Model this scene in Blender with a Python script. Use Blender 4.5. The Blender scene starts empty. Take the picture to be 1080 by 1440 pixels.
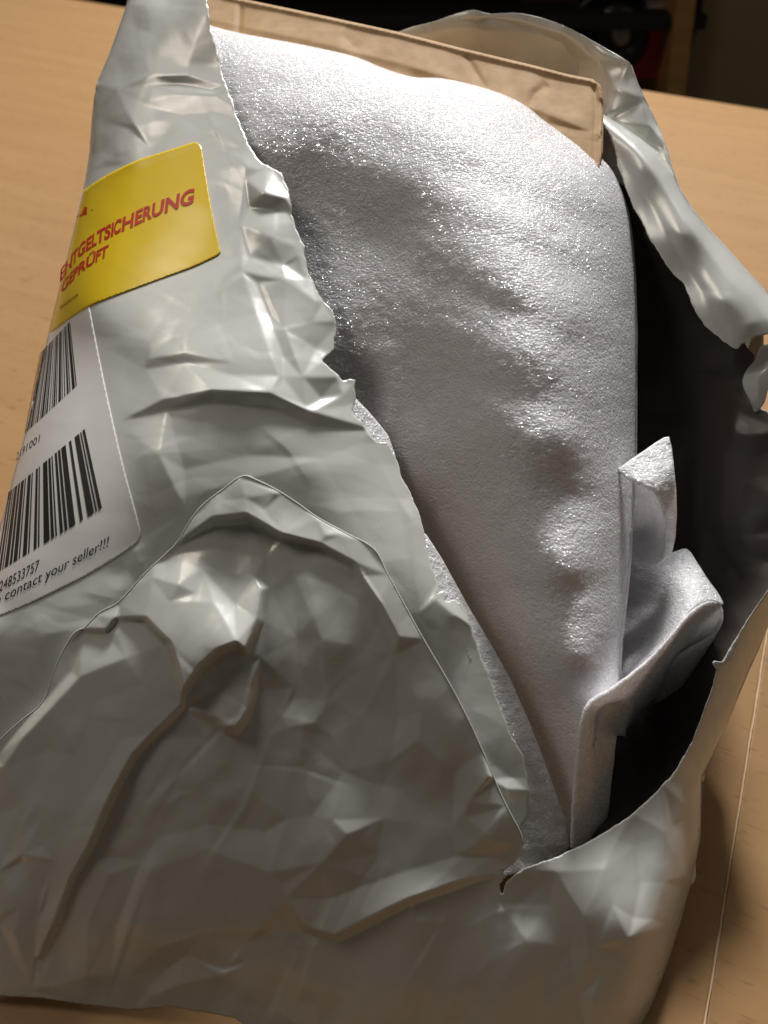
import bpy, math, random
import numpy as np
from mathutils import Vector
from mathutils.geometry import delaunay_2d_cdt

random.seed(7)
rng = np.random.default_rng(11)
S = bpy.context.scene
COL = S.collection

# ------------------------------------------------------------------ camera
PITCH = math.radians(48.0)
CAM = np.array([0.0, 0.0, 0.42])
F = 1088.0                                    # focal length in photo pixels (1080 x 1440)
cam_data = bpy.data.cameras.new('camera')
cam_data.sensor_fit = 'VERTICAL'
cam_data.sensor_height = 24.0
cam_data.sensor_width = 18.0
cam_data.lens = F / 1440.0 * 24.0
cam_data.clip_start = 0.01
cam_data.clip_end = 50
cam_data.dof.use_dof = True
cam_data.dof.focus_distance = 0.362
cam_data.dof.aperture_fstop = 5.6
cam = bpy.data.objects.new('camera', cam_data)
cam.location = CAM
cam.rotation_euler = (math.radians(90) - PITCH, 0, 0)
COL.objects.link(cam)
S.camera = cam

# ------------------------------------------------------------------ world and lamps
w = bpy.data.worlds.new('World')
S.world = w
w.use_nodes = True
bg = w.node_tree.nodes['Background']
bg.inputs[0].default_value = (1.0, 0.85, 0.70, 1)
bg.inputs[1].default_value = 0.038

TARGET = Vector((0.02, 0.28, 0.18))


def area(name, az, el, dist, size, power, color, size_y=None):
    a, e = math.radians(az), math.radians(el)
    d = Vector((math.sin(a) * math.cos(e), math.cos(a) * math.cos(e), math.sin(e)))
    l = bpy.data.lights.new(name, 'AREA')
    l.shape = 'RECTANGLE' if size_y else 'DISK'
    l.size = size
    if size_y:
        l.size_y = size_y
    l.energy = power
    l.color = color
    o = bpy.data.objects.new(name, l)
    o.location = TARGET + d * dist
    o.rotation_euler = d.to_track_quat('Z', 'Y').to_euler()
    COL.objects.link(o)
    return o


area('sunlit_window_lamp', 10, 42, 2.6, 0.40, 80, (1.0, 0.965, 0.93))
area('window_sky_lamp', 12, 46, 2.2, 1.3, 8, (0.86, 0.93, 1.0), 1.0)

area('left_fill_lamp', -70, 52, 1.9, 0.55, 5.8, (1.0, 0.89, 0.77), 0.45)  # added fill from the left, lifts the shaded foam and front folds
area('right_fill_lamp', 88, 36, 1.8, 0.5, 0.8, (1.0, 0.86, 0.68), 0.5)  # added weak warm fill from the right, for relief in the folds

S.view_settings.view_transform = 'Standard'
S.view_settings.look = 'None'
S.view_settings.exposure = 0
S.view_settings.gamma = 1
S.view_settings.use_curve_mapping = False
S.cycles.max_bounces = 8
S.cycles.use_denoising = True

# ------------------------------------------------------------------ helpers: pixels to rays, fields
CP, SP = math.cos(PITCH), math.sin(PITCH)


def rays(px, py):
    X = (np.asarray(px, float) - 540) / F
    Y = -(np.asarray(py, float) - 720) / F
    return np.stack([X, CP + Y * SP, -SP + Y * CP], -1)


def unproj(px, py, t):
    return CAM + rays(px, py) * np.asarray(t, float)[..., None]


def on_z(px, py, z=0.0):
    d = rays(px, py)
    return CAM + d * ((z - CAM[2]) / d[..., 2])[..., None]


def tps(ctrl, lam=0.15):
    c = np.array(ctrl, float)
    p = c[:, :2] / 100.0
    v = c[:, 2]
    n = len(p)

    def U(r2):
        return 0.5 * r2 * np.log(np.maximum(r2, 1e-12))
    K = U(((p[:, None] - p[None]) ** 2).sum(-1)) + lam * np.eye(n)
    P = np.hstack([np.ones((n, 1)), p])
    A = np.zeros((n + 3, n + 3))
    A[:n, :n] = K
    A[:n, n:] = P
    A[n:, :n] = P.T
    s = np.linalg.solve(A, np.concatenate([v, np.zeros(3)]))

    def f(x, y):
        q = np.stack([np.ravel(x), np.ravel(y)], -1) / 100.0
        out = np.empty(len(q))
        for i in range(0, len(q), 20000):
            qq = q[i:i + 20000]
            r2 = ((qq[:, None] - p[None]) ** 2).sum(-1)
            out[i:i + 20000] = U(r2) @ s[:n] + s[n] + qq @ s[n + 1:]
        return out.reshape(np.shape(x))
    return f


def polydist(x, y, pts):
    """distance to an open polyline, side (+ = right hand when walking in image axes), running share 0..1"""
    pts = np.array(pts, float)
    seg = pts[1:] - pts[:-1]
    L = np.hypot(seg[:, 0], seg[:, 1])
    cum = np.concatenate([[0], np.cumsum(L)])
    best = np.full(np.shape(x), 1e9)
    side = np.ones(np.shape(x))
    run = np.zeros(np.shape(x))
    for i in range(len(seg)):
        dx, dy = x - pts[i, 0], y - pts[i, 1]
        u = np.clip((dx * seg[i, 0] + dy * seg[i, 1]) / max(L[i] ** 2, 1e-9), 0, 1)
        ex, ey = dx - u * seg[i, 0], dy - u * seg[i, 1]
        d = np.hypot(ex, ey)
        m = d < best
        best = np.where(m, d, best)
        side = np.where(m, np.sign(seg[i, 0] * dy - seg[i, 1] * dx), side)
        run = np.where(m, (cum[i] + u * L[i]) / cum[-1], run)
    return best, side, run


def ridge(x, y, pts, amp, wr, wl=None, soft=2.0, taper=0.5):
    """fold line; amp in mm towards the viewer; wr / wl fall-off in px on the right / left hand of travel"""
    wl = wr if wl is None else wl
    d, s, u = polydist(x, y, pts)
    wdt = np.where(s > 0, wr, wl)
    dd = np.sqrt(d * d + soft * soft) - soft
    tp = np.clip(4 * u * (1 - u), 0, 1) ** taper if taper else 1.0
    return amp * 1e-3 * (0.6 * np.maximum(0, 1 - dd / (2.1 * wdt)) + 0.4 * np.exp(-dd / wdt)) * tp


def lobe(x, y, cx, cy, rx, ry, ang, amp, p=1.0):
    a = math.radians(ang)
    dx, dy = x - cx, y - cy
    u = (dx * math.cos(a) + dy * math.sin(a)) / rx
    v = (-dx * math.sin(a) + dy * math.cos(a)) / ry
    return amp * 1e-3 * np.exp(-(u * u + v * v) ** p)


def vnoise(x, y, cell, seed):
    r = np.random.default_rng(seed)
    G = r.random((64, 64)) * 2 - 1
    gx, gy = np.asarray(x) / cell + 17.3, np.asarray(y) / cell + 9.1
    ix, iy = np.floor(gx).astype(int), np.floor(gy).astype(int)
    fx, fy = gx - ix, gy - iy
    fx, fy = fx * fx * fx * (fx * (fx * 6 - 15) + 10), fy * fy * fy * (fy * (fy * 6 - 15) + 10)
    g = lambda a, b: G[a % 64, b % 64]
    return (g(ix, iy) * (1 - fx) + g(ix + 1, iy) * fx) * (1 - fy) + (g(ix, iy + 1) * (1 - fx) + g(ix + 1, iy + 1) * fx) * fy


def worley(x, y, cell, seed, ang=0, stretch=1.0, warp=0.25):
    a = math.radians(ang)
    x = np.asarray(x, float)
    y = np.asarray(y, float)
    u = x * math.cos(a) + y * math.sin(a)
    v = (-x * math.sin(a) + y * math.cos(a)) * stretch
    u = u + vnoise(x, y, cell * 1.3, seed + 1) * cell * warp
    v = v + vnoise(x, y, cell * 1.3, seed + 2) * cell * warp
    r = np.random.default_rng(seed)
    J = r.random((64, 64, 2))
    gx, gy = u / cell + 20, v / cell + 20
    ix, iy = np.floor(gx).astype(int), np.floor(gy).astype(int)
    best = np.full(np.shape(x), 9.0)
    for dx in (-1, 0, 1):
        for dy in (-1, 0, 1):
            a_, b_ = ix + dx, iy + dy
            jj = J[a_ % 64, b_ % 64]
            best = np.minimum(best, np.hypot(a_ + jj[..., 0] - gx, b_ + jj[..., 1] - gy))
    return best


def facet(x, y, cell, seed, ang=0, stretch=1.0, warp=0.35):
    """crumple made of flat facets meeting in sharp creases, about -1..1"""
    a = math.radians(ang)
    x = np.asarray(x, float)
    y = np.asarray(y, float)
    u = (x * math.cos(a) + y * math.sin(a)) / stretch
    v = (-x * math.sin(a) + y * math.cos(a)) * stretch
    u = u + vnoise(x, y, cell * 1.6, seed + 1) * cell * warp
    v = v + vnoise(x, y, cell * 1.6, seed + 2) * cell * warp
    G = np.random.default_rng(seed).random((64, 64)) * 2 - 1
    gx, gy = u / cell + 20, v / cell + 20
    ix, iy = np.floor(gx).astype(int), np.floor(gy).astype(int)
    fx, fy = gx - ix, gy - iy
    g = lambda p, q: G[p % 64, q % 64]
    h00, h10, h01, h11 = g(ix, iy), g(ix + 1, iy), g(ix, iy + 1), g(ix + 1, iy + 1)
    lo = h00 + (h10 - h00) * fx + (h01 - h00) * fy
    hi = h11 + (h01 - h11) * (1 - fx) + (h10 - h11) * (1 - fy)
    return np.where(fx + fy < 1, lo, hi)


def dens(pts, step):
    out = []
    for i in range(len(pts) - 1):
        a, b = np.array(pts[i], float), np.array(pts[i + 1], float)
        n = max(1, int(np.hypot(*(b - a)) / step))
        for k in range(n):
            out.append(tuple(a + (b - a) * k / n))
    out.append(tuple(pts[-1]))
    return out


def spline(pts, step=5):
    """Catmull-Rom through pixel points"""
    P = [np.array(p, float) for p in pts]
    P = [2 * P[0] - P[1]] + P + [2 * P[-1] - P[-2]]
    out = []
    for i in range(1, len(P) - 2):
        a, b, c, d = P[i - 1:i + 3]
        n = max(2, int(np.linalg.norm((c - b)[:2]) / step))
        for k in range(n):
            t = k / n
            out.append(0.5 * (2 * b + (c - a) * t + (2 * a - 5 * b + 4 * c - d) * t * t + (3 * b - a - 3 * c + d) * t ** 3))
    out.append(P[-2])
    return [tuple(p) for p in out]


def torn(pts, amp, seed, step=2.5):
    """jagged tear line"""
    d = dens(pts, step)
    r = np.random.default_rng(seed)
    n = len(d)
    off = np.zeros(n)
    for k, a in ((2, 0.5), (5, 0.8), (13, 1.0)):
        kn = r.normal(0, 1, n // k + 3)
        off += a * np.interp(np.arange(n) / k, np.arange(len(kn)), kn)
    off *= amp
    off[0] = off[-1] = 0
    out = []
    for i in range(n):
        a, b = np.array(d[max(0, i - 1)]), np.array(d[min(n - 1, i + 1)])
        t = (b - a) / max(np.hypot(*(b - a)), 1e-6)
        out.append((d[i][0] - t[1] * off[i], d[i][1] + t[0] * off[i]))
    return out


def inside(x, y, poly):
    poly = np.array(poly, float)
    r = np.zeros(np.shape(x), bool)
    n = len(poly)
    for i in range(n):
        x0, y0 = poly[i]
        x1, y1 = poly[(i + 1) % n]
        if y0 == y1:
            continue
        c = ((y0 > y) != (y1 > y)) & (x < (x1 - x0) * (y - y0) / (y1 - y0) + x0)
        r ^= c
    return r


def cubic_sample(D, fi, fj):
    """Catmull-Rom sampling of a grid of vectors"""
    n, m = D.shape[:2]
    i, j = np.floor(fi).astype(int), np.floor(fj).astype(int)
    u, v = fi - i, fj - j

    def wt(t):
        return [(-t + 2 * t * t - t ** 3) / 2, (2 - 5 * t * t + 3 * t ** 3) / 2, (t + 4 * t * t - 3 * t ** 3) / 2, (-t * t + t ** 3) / 2]
    wu, wv = wt(u), wt(v)
    out = 0
    for a in range(4):
        for b in range(4):
            ii = np.clip(i + a - 1, 0, n - 1)
            jj = np.clip(j + b - 1, 0, m - 1)
            out = out + D[ii, jj] * (wu[a] * wv[b])[..., None]
    return out


def settle(poly, base, full, levels, e, bend, pull, emap=None, stiff=None):
    """let the authored folds settle like a film that bends but hardly stretches; coarse grids first"""
    P = np.array(poly, float)
    prev = None
    for step, iters in levels:
        x0, y0 = P.min(0) - 3 * step
        x1, y1 = P.max(0) + 3 * step
        nx, ny = int((x1 - x0) / step) + 2, int((y1 - y0) / step) + 2
        gx, gy = np.meshgrid(x0 + np.arange(nx) * step, y0 + np.arange(ny) * step, indexing='ij')
        ins = inside(gx, gy, P)
        m = ins.copy()
        for k in range(2):
            q = m.copy()
            q[1:] |= m[:-1]; q[:-1] |= m[1:]; q[:, 1:] |= m[:, :-1]; q[:, :-1] |= m[:, 1:]
            m = q
        B = unproj(gx, gy, base(gx, gy))
        A = unproj(gx, gy, full(gx, gy))
        d, _, _ = polydist(gx, gy, [tuple(p) for p in P] + [tuple(P[0])])
        if prev is None:
            X = B + (A - B) * np.where(ins, np.clip(d / 70.0, 0, 1), 0)[..., None]
        else:
            D, px0, py0, ps = prev
            X = B + cubic_sample(D, (gx - px0) / ps, (gy - py0) / ps)
        X0 = X.copy()
        free = np.where(ins, np.clip(d / max(14.0, step), 0, 1), 0.0)[..., None]
        if stiff is not None:
            free = free * stiff(gx, gy)[..., None]
        em = (e if emap is None else emap(gx, gy)[..., None]) * np.ones((nx, ny, 1))
        cons = []

        def add(di, dj, stiff):
            half = max(abs(di), abs(dj))
            for c in range(2):
                if di:
                    I = np.array([i for i in range(0, nx - di) if (i // half) % 2 == c])
                    J = np.arange(max(0, -dj), ny - max(0, dj))
                else:
                    I = np.arange(nx)
                    J = np.array([j for j in range(0, ny - dj) if (j // half) % 2 == c])
                s1, s2 = np.ix_(I, J), np.ix_(I + di, J + dj)
                ok = (m[s1] & m[s2])[..., None]
                L = np.linalg.norm(B[s2] - B[s1], axis=-1, keepdims=True) * (1 + em[s1])
                wa, wb = free[s1] * ok, free[s2] * ok
                w = np.maximum(wa + wb, 1e-9)
                cons.append((s1, s2, L, wa / w * stiff, wb / w * stiff))
        add(1, 0, 0.9); add(0, 1, 0.9); add(1, 1, 0.6); add(1, -1, 0.6)
        add(2, 0, bend); add(0, 2, bend)
        for it in range(iters):
            for s1, s2, L, wa, wb in cons:
                a, b = X[s1], X[s2]
                dv = b - a
                ln = np.sqrt((dv * dv).sum(-1, keepdims=True)) + 1e-9
                c = dv * ((ln - L) / ln)
                X[s1] = a + c * wa
                X[s2] = b - c * wb
            X += (X0 - X) * pull
        prev = (X - B, gx[0, 0], gy[0, 0], step)
    D, px0, py0, ps = prev

    def pos(x, y, extra=0.0):
        x, y = np.asarray(x, float), np.asarray(y, float)
        return unproj(x, y, base(x, y) - extra) + cubic_sample(D, (x - px0) / ps, (y - py0) / ps)
    return pos


def folded(chains, outline, gap=70, blur=1.5, res=2.0):
    """flat facets between crease lines: chains of (px, py, height in mm); linear inside each triangle, creases barely rounded"""
    pts, hs, edges, seen = [], [], [], {}

    def vert(x, y, h):
        k = (round(x), round(y))
        if k not in seen:
            seen[k] = len(pts)
            pts.append(Vector((float(x), float(y))))
            hs.append(h)
        return seen[k]
    for ch in chains:
        ids = [vert(*p) for p in ch]
        edges += [(a, b) for a, b in zip(ids[:-1], ids[1:]) if a != b]
    o = dens(list(outline) + [outline[0]], gap)
    acc, last = [], None
    for p in o:
        if last is None or math.hypot(p[0] - last[0], p[1] - last[1]) > gap * 0.6:
            vert(p[0], p[1], 0.0)
            last = p
    P = np.array(outline, float)
    x0, y0 = P.min(0) - 60
    x1, y1 = P.max(0) + 60
    for x, y in ((x0, y0), (x1, y0), (x1, y1), (x0, y1)):
        vert(x, y, 0.0)
    V, E, T, ov, oe, of = delaunay_2d_cdt(pts, edges, [], 0, 0.5)
    V = np.array([v[:] for v in V])
    H = np.zeros(len(V))
    orig = np.array([p[:] for p in pts])
    for i, src in enumerate(ov):
        if src:
            H[i] = hs[src[0]]
        else:                                           # crossing of two crease lines
            d = np.hypot(*(orig - V[i]).T)
            k = np.argsort(d)[:3]
            H[i] = np.average(np.array(hs)[k], weights=1 / (d[k] + 1))
    nx, ny = int((x1 - x0) / res) + 2, int((y1 - y0) / res) + 2
    Gd = np.zeros((nx, ny))
    for t in T:
        a, b, c = V[t[0]], V[t[1]], V[t[2]]
        lo = np.maximum(np.floor((np.min([a, b, c], 0) - (x0, y0)) / res).astype(int), 0)
        hi = np.ceil((np.max([a, b, c], 0) - (x0, y0)) / res).astype(int) + 1
        ii, jj = np.meshgrid(np.arange(lo[0], min(hi[0], nx)), np.arange(lo[1], min(hi[1], ny)), indexing='ij')
        X, Y = x0 + ii * res, y0 + jj * res
        den = (b[1] - c[1]) * (a[0] - c[0]) + (c[0] - b[0]) * (a[1] - c[1])
        if abs(den) < 1e-6:
            continue
        l1 = ((b[1] - c[1]) * (X - c[0]) + (c[0] - b[0]) * (Y - c[1])) / den
        l2 = ((c[1] - a[1]) * (X - c[0]) + (a[0] - c[0]) * (Y - c[1])) / den
        l3 = 1 - l1 - l2
        ok = (l1 > -1e-6) & (l2 > -1e-6) & (l3 > -1e-6)
        Gd[ii[ok], jj[ok]] = (l1 * H[t[0]] + l2 * H[t[1]] + l3 * H[t[2]])[ok]
    k = np.exp(-0.5 * (np.arange(-5, 6) * res / blur) ** 2) if blur else np.array([1.0])
    k /= k.sum()
    Gd = np.apply_along_axis(lambda r: np.convolve(np.pad(r, 5, 'edge'), k, 'valid'), 0, Gd)
    Gd = np.apply_along_axis(lambda r: np.convolve(np.pad(r, 5, 'edge'), k, 'valid'), 1, Gd)
    Gd = Gd[..., None] * 1e-3

    def f(x, y):
        return cubic_sample(Gd, (np.asarray(x, float) - x0) / res, (np.asarray(y, float) - y0) / res)[..., 0]
    return f


def mesh_obj(name, verts, faces, mat=None, parent=None, smooth=True):
    me = bpy.data.meshes.new(name)
    me.from_pydata([tuple(v) for v in verts], [], [tuple(f) for f in faces])
    me.update()
    if smooth:
        me.polygons.foreach_set('use_smooth', [True] * len(me.polygons))
    if mat:
        me.materials.append(mat)
    o = bpy.data.objects.new(name, me)
    COL.objects.link(o)
    if parent:
        o.parent = parent
        o.matrix_parent_inverse = parent.matrix_world.inverted()
    return o


def sheet(name, poly, tfun, mat, parent, step=3.0, thick=0.0005, pos=None):
    """a piece of film / foam / board: outline in photo pixels, every vertex at its own distance along its ray"""
    P = np.array(poly, float)
    x0, y0 = P.min(0) - step
    x1, y1 = P.max(0) + step
    nx, ny = int((x1 - x0) / step) + 2, int((y1 - y0) / step) + 2
    gx, gy = np.meshgrid(x0 + np.arange(nx) * step, y0 + np.arange(ny) * step, indexing='ij')
    cx, cy = gx[:-1, :-1] + step / 2, gy[:-1, :-1] + step / 2
    ins = inside(cx, cy, P)
    I, J = np.nonzero(ins)
    vid = lambda i, j: i * ny + j
    quads = np.stack([vid(I, J), vid(I, J + 1), vid(I + 1, J + 1), vid(I + 1, J)], -1)
    used, inv = np.unique(quads, return_inverse=True)
    quads = inv.reshape(quads.shape)
    vx, vy = gx.ravel()[used].copy(), gy.ravel()[used].copy()
    e = np.concatenate([quads[:, [k, (k + 1) % 4]] for k in range(4)])
    e.sort(1)
    ue, cnt = np.unique(e, axis=0, return_counts=True)
    bv = np.unique(ue[cnt == 1])
    # snap the border to the outline
    bx, by = vx[bv], vy[bv]
    best = np.full(len(bv), 1e9)
    sx, sy = bx.copy(), by.copy()
    Q = np.roll(P, -1, 0)
    for a, b in zip(P, Q):
        s = b - a
        L2 = max(s @ s, 1e-9)
        u = np.clip(((bx - a[0]) * s[0] + (by - a[1]) * s[1]) / L2, 0, 1)
        qx, qy = a[0] + u * s[0], a[1] + u * s[1]
        d = np.hypot(qx - bx, qy - by)
        m = d < best
        best[m] = d[m]
        sx[m], sy[m] = qx[m], qy[m]
    ok = best < step * 1.6
    vx[bv] = np.where(ok, sx, bx)
    vy[bv] = np.where(ok, sy, by)
    W = pos(vx, vy) if pos else unproj(vx, vy, tfun(vx, vy))
    o = mesh_obj(name, W, quads.tolist(), mat, parent)
    if thick:
        m = o.modifiers.new('thickness', 'SOLIDIFY')
        m.thickness = thick
        m.offset = -1
    return o


def loft(name, rows, mat, parent, thick=0.0, closed=False):
    """grid from a list of equally long rows of world points"""
    n = len(rows[0])
    V = [tuple(p) for r in rows for p in r]
    Fc = []
    for i in range(len(rows) - 1):
        for j in range(n - 1 + (1 if closed else 0)):
            k = (j + 1) % n
            Fc.append((i * n + j, (i + 1) * n + j, (i + 1) * n + k, i * n + k))
    o = mesh_obj(name, V, Fc, mat, parent)
    if thick:
        m = o.modifiers.new('thickness', 'SOLIDIFY')
        m.thickness = thick
        m.offset = 0
    return o


def box(name, lo, hi, mat, parent=None, bevel=0.002):
    x0, y0, z0 = lo
    x1, y1, z1 = hi
    V = [(x0, y0, z0), (x1, y0, z0), (x1, y1, z0), (x0, y1, z0), (x0, y0, z1), (x1, y0, z1), (x1, y1, z1), (x0, y1, z1)]
    Fc = [(0, 3, 2, 1), (4, 5, 6, 7), (0, 1, 5, 4), (1, 2, 6, 5), (2, 3, 7, 6), (3, 0, 4, 7)]
    o = mesh_obj(name, V, Fc, mat, parent, smooth=False)
    if bevel:
        b = o.modifiers.new('bevel', 'BEVEL')
        b.width = bevel
        b.segments = 2
    return o


def empty(name, loc, label=None, cat=None, group=None):
    o = bpy.data.objects.new(name, None)
    o.location = loc
    o.empty_display_size = 0.02
    COL.objects.link(o)
    bpy.context.view_layer.update()
    if label:
        o['label'] = label
        o['category'] = cat
    if group:
        o['group'] = group
    return o


def tag(o, label, cat, group=None):
    o['label'] = label
    o['category'] = cat
    if group:
        o['group'] = group
    return o


# ------------------------------------------------------------------ materials
def mat_new(name):
    m = bpy.data.materials.new(name)
    m.use_nodes = True
    nt = m.node_tree
    return m, nt, nt.nodes['Principled BSDF'], nt.nodes, nt.links


def plain(name, col, rough=0.5, noise=0.0, scale=40):
    m, nt, b, N, L = mat_new(name)
    b.inputs['Base Color'].default_value = (*col, 1)
    b.inputs['Roughness'].default_value = rough
    if noise:
        tc = N.new('ShaderNodeTexCoord')
        n = N.new('ShaderNodeTexNoise')
        n.inputs['Scale'].default_value = scale
        n.inputs['Detail'].default_value = 4
        L.new(tc.outputs['Object'], n.inputs['Vector'])
        r = N.new('ShaderNodeMapRange')
        r.inputs['To Min'].default_value = 1 - noise
        r.inputs['To Max'].default_value = 1 + noise
        L.new(n.outputs['Fac'], r.inputs['Value'])
        mx = N.new('ShaderNodeMix')
        mx.data_type = 'RGBA'
        mx.blend_type = 'MULTIPLY'
        mx.inputs['Factor'].default_value = 1
        mx.inputs['A'].default_value = (*col, 1)
        L.new(r.outputs['Result'], mx.inputs['B'])
        L.new(mx.outputs['Result'], b.inputs['Base Color'])
    return m


def film_material(name, col, rough, bump=0.25, spec=0.5, trans=0.0):
    m, nt, b, N, L = mat_new(name)
    b.inputs['Base Color'].default_value = (*col, 1)
    b.inputs['Specular IOR Level'].default_value = spec
    tc = N.new('ShaderNodeTexCoord')
    n1 = N.new('ShaderNodeTexNoise')
    n1.inputs['Scale'].default_value = 55
    n1.inputs['Detail'].default_value = 3
    n1.inputs['Distortion'].default_value = 0.8
    L.new(tc.outputs['Object'], n1.inputs['Vector'])
    n2 = N.new('ShaderNodeTexNoise')
    n2.inputs['Scale'].default_value = 420
    n2.inputs['Detail'].default_value = 3
    L.new(tc.outputs['Object'], n2.inputs['Vector'])
    a2 = N.new('ShaderNodeMath')
    a2.operation = 'MULTIPLY_ADD'
    a2.inputs[1].default_value = 0.10
    L.new(n2.outputs['Fac'], a2.inputs[0])
    L.new(n1.outputs['Fac'], a2.inputs[2])
    bp = N.new('ShaderNodeBump')
    bp.inputs['Strength'].default_value = bump
    bp.inputs['Distance'].default_value = 0.002
    L.new(a2.outputs[0], bp.inputs['Height'])
    L.new(bp.outputs['Normal'], b.inputs['Normal'])
    r = N.new('ShaderNodeMapRange')
    r.inputs['From Min'].default_value = 0.3
    r.inputs['From Max'].default_value = 0.7
    r.inputs['To Min'].default_value = rough - 0.05
    r.inputs['To Max'].default_value = rough + 0.09
    L.new(n1.outputs['Fac'], r.inputs['Value'])
    L.new(r.outputs['Result'], b.inputs['Roughness'])
    if trans:
        out = N['Material Output']
        tr = N.new('ShaderNodeBsdfTranslucent')
        tr.inputs['Color'].default_value = (*col, 1)
        mx = N.new('ShaderNodeMixShader')
        mx.inputs[0].default_value = trans
        L.new(b.outputs[0], mx.inputs[1])
        L.new(tr.outputs[0], mx.inputs[2])
        L.new(mx.outputs[0], out.inputs['Surface'])
    return m


FILM = film_material('silver_grey_poly_film', (0.72, 0.73, 0.695), 0.28, 0.05, 0.5, trans=0.04)
_b = FILM.node_tree.nodes['Principled BSDF']
_b.inputs['Metallic'].default_value = 0.05
_b.inputs['Coat Weight'].default_value = 0.35
_b.inputs['Coat Roughness'].default_value = 0.16
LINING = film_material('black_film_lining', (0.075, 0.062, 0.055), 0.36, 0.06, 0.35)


def foam_material(name='white_polyethylene_foam'):
    m, nt, b, N, L = mat_new(name)
    b.inputs['Base Color'].default_value = (0.88, 0.865, 0.90, 1)
    b.inputs['Roughness'].default_value = 0.45
    b.inputs['Specular IOR Level'].default_value = 0.4
    b.inputs['Coat Weight'].default_value = 0.65
    b.inputs['Subsurface Weight'].default_value = 0.75
    b.inputs['Subsurface Radius'].default_value = (1.0, 0.9, 0.85)
    b.inputs['Subsurface Scale'].default_value = 0.006
    b.inputs['Coat Roughness'].default_value = 0.17
    b.inputs['Coat IOR'].default_value = 1.6
    tc = N.new('ShaderNodeTexCoord')
    mp = N.new('ShaderNodeMapping')
    mp.inputs['Rotation'].default_value = (0, 0, math.radians(20))
    mp.inputs['Scale'].default_value = (0.7, 1.0, 1.0)
    L.new(tc.outputs['Object'], mp.inputs['Vector'])
    v = N.new('ShaderNodeTexVoronoi')
    v.feature = 'F1'
    v.inputs['Scale'].default_value = 900
    L.new(mp.outputs['Vector'], v.inputs['Vector'])
    n = N.new('ShaderNodeTexNoise')
    n.inputs['Scale'].default_value = 520
    n.inputs['Detail'].default_value = 3
    n.inputs['Roughness'].default_value = 0.6
    L.new(mp.outputs['Vector'], n.inputs['Vector'])
    a = N.new('ShaderNodeMath')
    a.operation = 'MULTIPLY_ADD'
    a.inputs[1].default_value = -0.6
    L.new(v.outputs['Distance'], a.inputs[0])
    L.new(n.outputs['Fac'], a.inputs[2])
    bp = N.new('ShaderNodeBump')
    bp.inputs['Strength'].default_value = 0.75
    bp.inputs['Distance'].default_value = 0.0011
    L.new(a.outputs[0], bp.inputs['Height'])
    L.new(bp.outputs['Normal'], b.inputs['Normal'])
    # every cell wall is a tiny mirror with a tilt of its own
    ce = N.new('ShaderNodeVectorMath')
    ce.operation = 'SUBTRACT'
    ce.inputs[1].default_value = (0.5, 0.5, 0.5)
    L.new(v.outputs['Color'], ce.inputs[0])
    sc_ = N.new('ShaderNodeVectorMath')
    sc_.operation = 'SCALE'
    sc_.inputs['Scale'].default_value = 1.05
    L.new(ce.outputs['Vector'], sc_.inputs[0])
    ad = N.new('ShaderNodeVectorMath')
    L.new(bp.outputs['Normal'], ad.inputs[0])
    L.new(sc_.outputs['Vector'], ad.inputs[1])
    no = N.new('ShaderNodeVectorMath')
    no.operation = 'NORMALIZE'
    L.new(ad.outputs['Vector'], no.inputs[0])
    L.new(no.outputs['Vector'], b.inputs['Coat Normal'])
    # foam lets some light through
    out = N['Material Output']
    tr = N.new('ShaderNodeBsdfTranslucent')
    tr.inputs['Color'].default_value = (0.82, 0.82, 0.85, 1)
    mx = N.new('ShaderNodeMixShader')
    mx.inputs[0].default_value = 0.0
    L.new(b.outputs[0], mx.inputs[1])
    L.new(tr.outputs[0], mx.inputs[2])
    L.new(mx.outputs[0], out.inputs['Surface'])
    return m


FOAM = foam_material()


def board_material():
    m, nt, b, N, L = mat_new('brown_cardboard')
    b.inputs['Roughness'].default_value = 0.7
    b.inputs['Specular IOR Level'].default_value = 0.3
    tc = N.new('ShaderNodeTexCoord')
    n = N.new('ShaderNodeTexNoise')
    n.inputs['Scale'].default_value = 130
    n.inputs['Detail'].default_value = 6
    L.new(tc.outputs['Object'], n.inputs['Vector'])
    c = N.new('ShaderNodeValToRGB')
    c.color_ramp.elements[0].position = 0.3
    c.color_ramp.elements[0].color = (0.44, 0.275, 0.135, 1)
    c.color_ramp.elements[1].position = 0.75
    c.color_ramp.elements[1].color = (0.56, 0.375, 0.20, 1)
    L.new(n.outputs['Fac'], c.inputs['Fac'])
    L.new(c.outputs['Color'], b.inputs['Base Color'])
    bp = N.new('ShaderNodeBump')
    bp.inputs['Strength'].default_value = 0.2
    bp.inputs['Distance'].default_value = 0.001
    L.new(n.outputs['Fac'], bp.inputs['Height'])
    L.new(bp.outputs['Normal'], b.inputs['Normal'])
    return m


BOARD = board_material()
TABLE_YAW = math.radians(-25)


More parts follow.
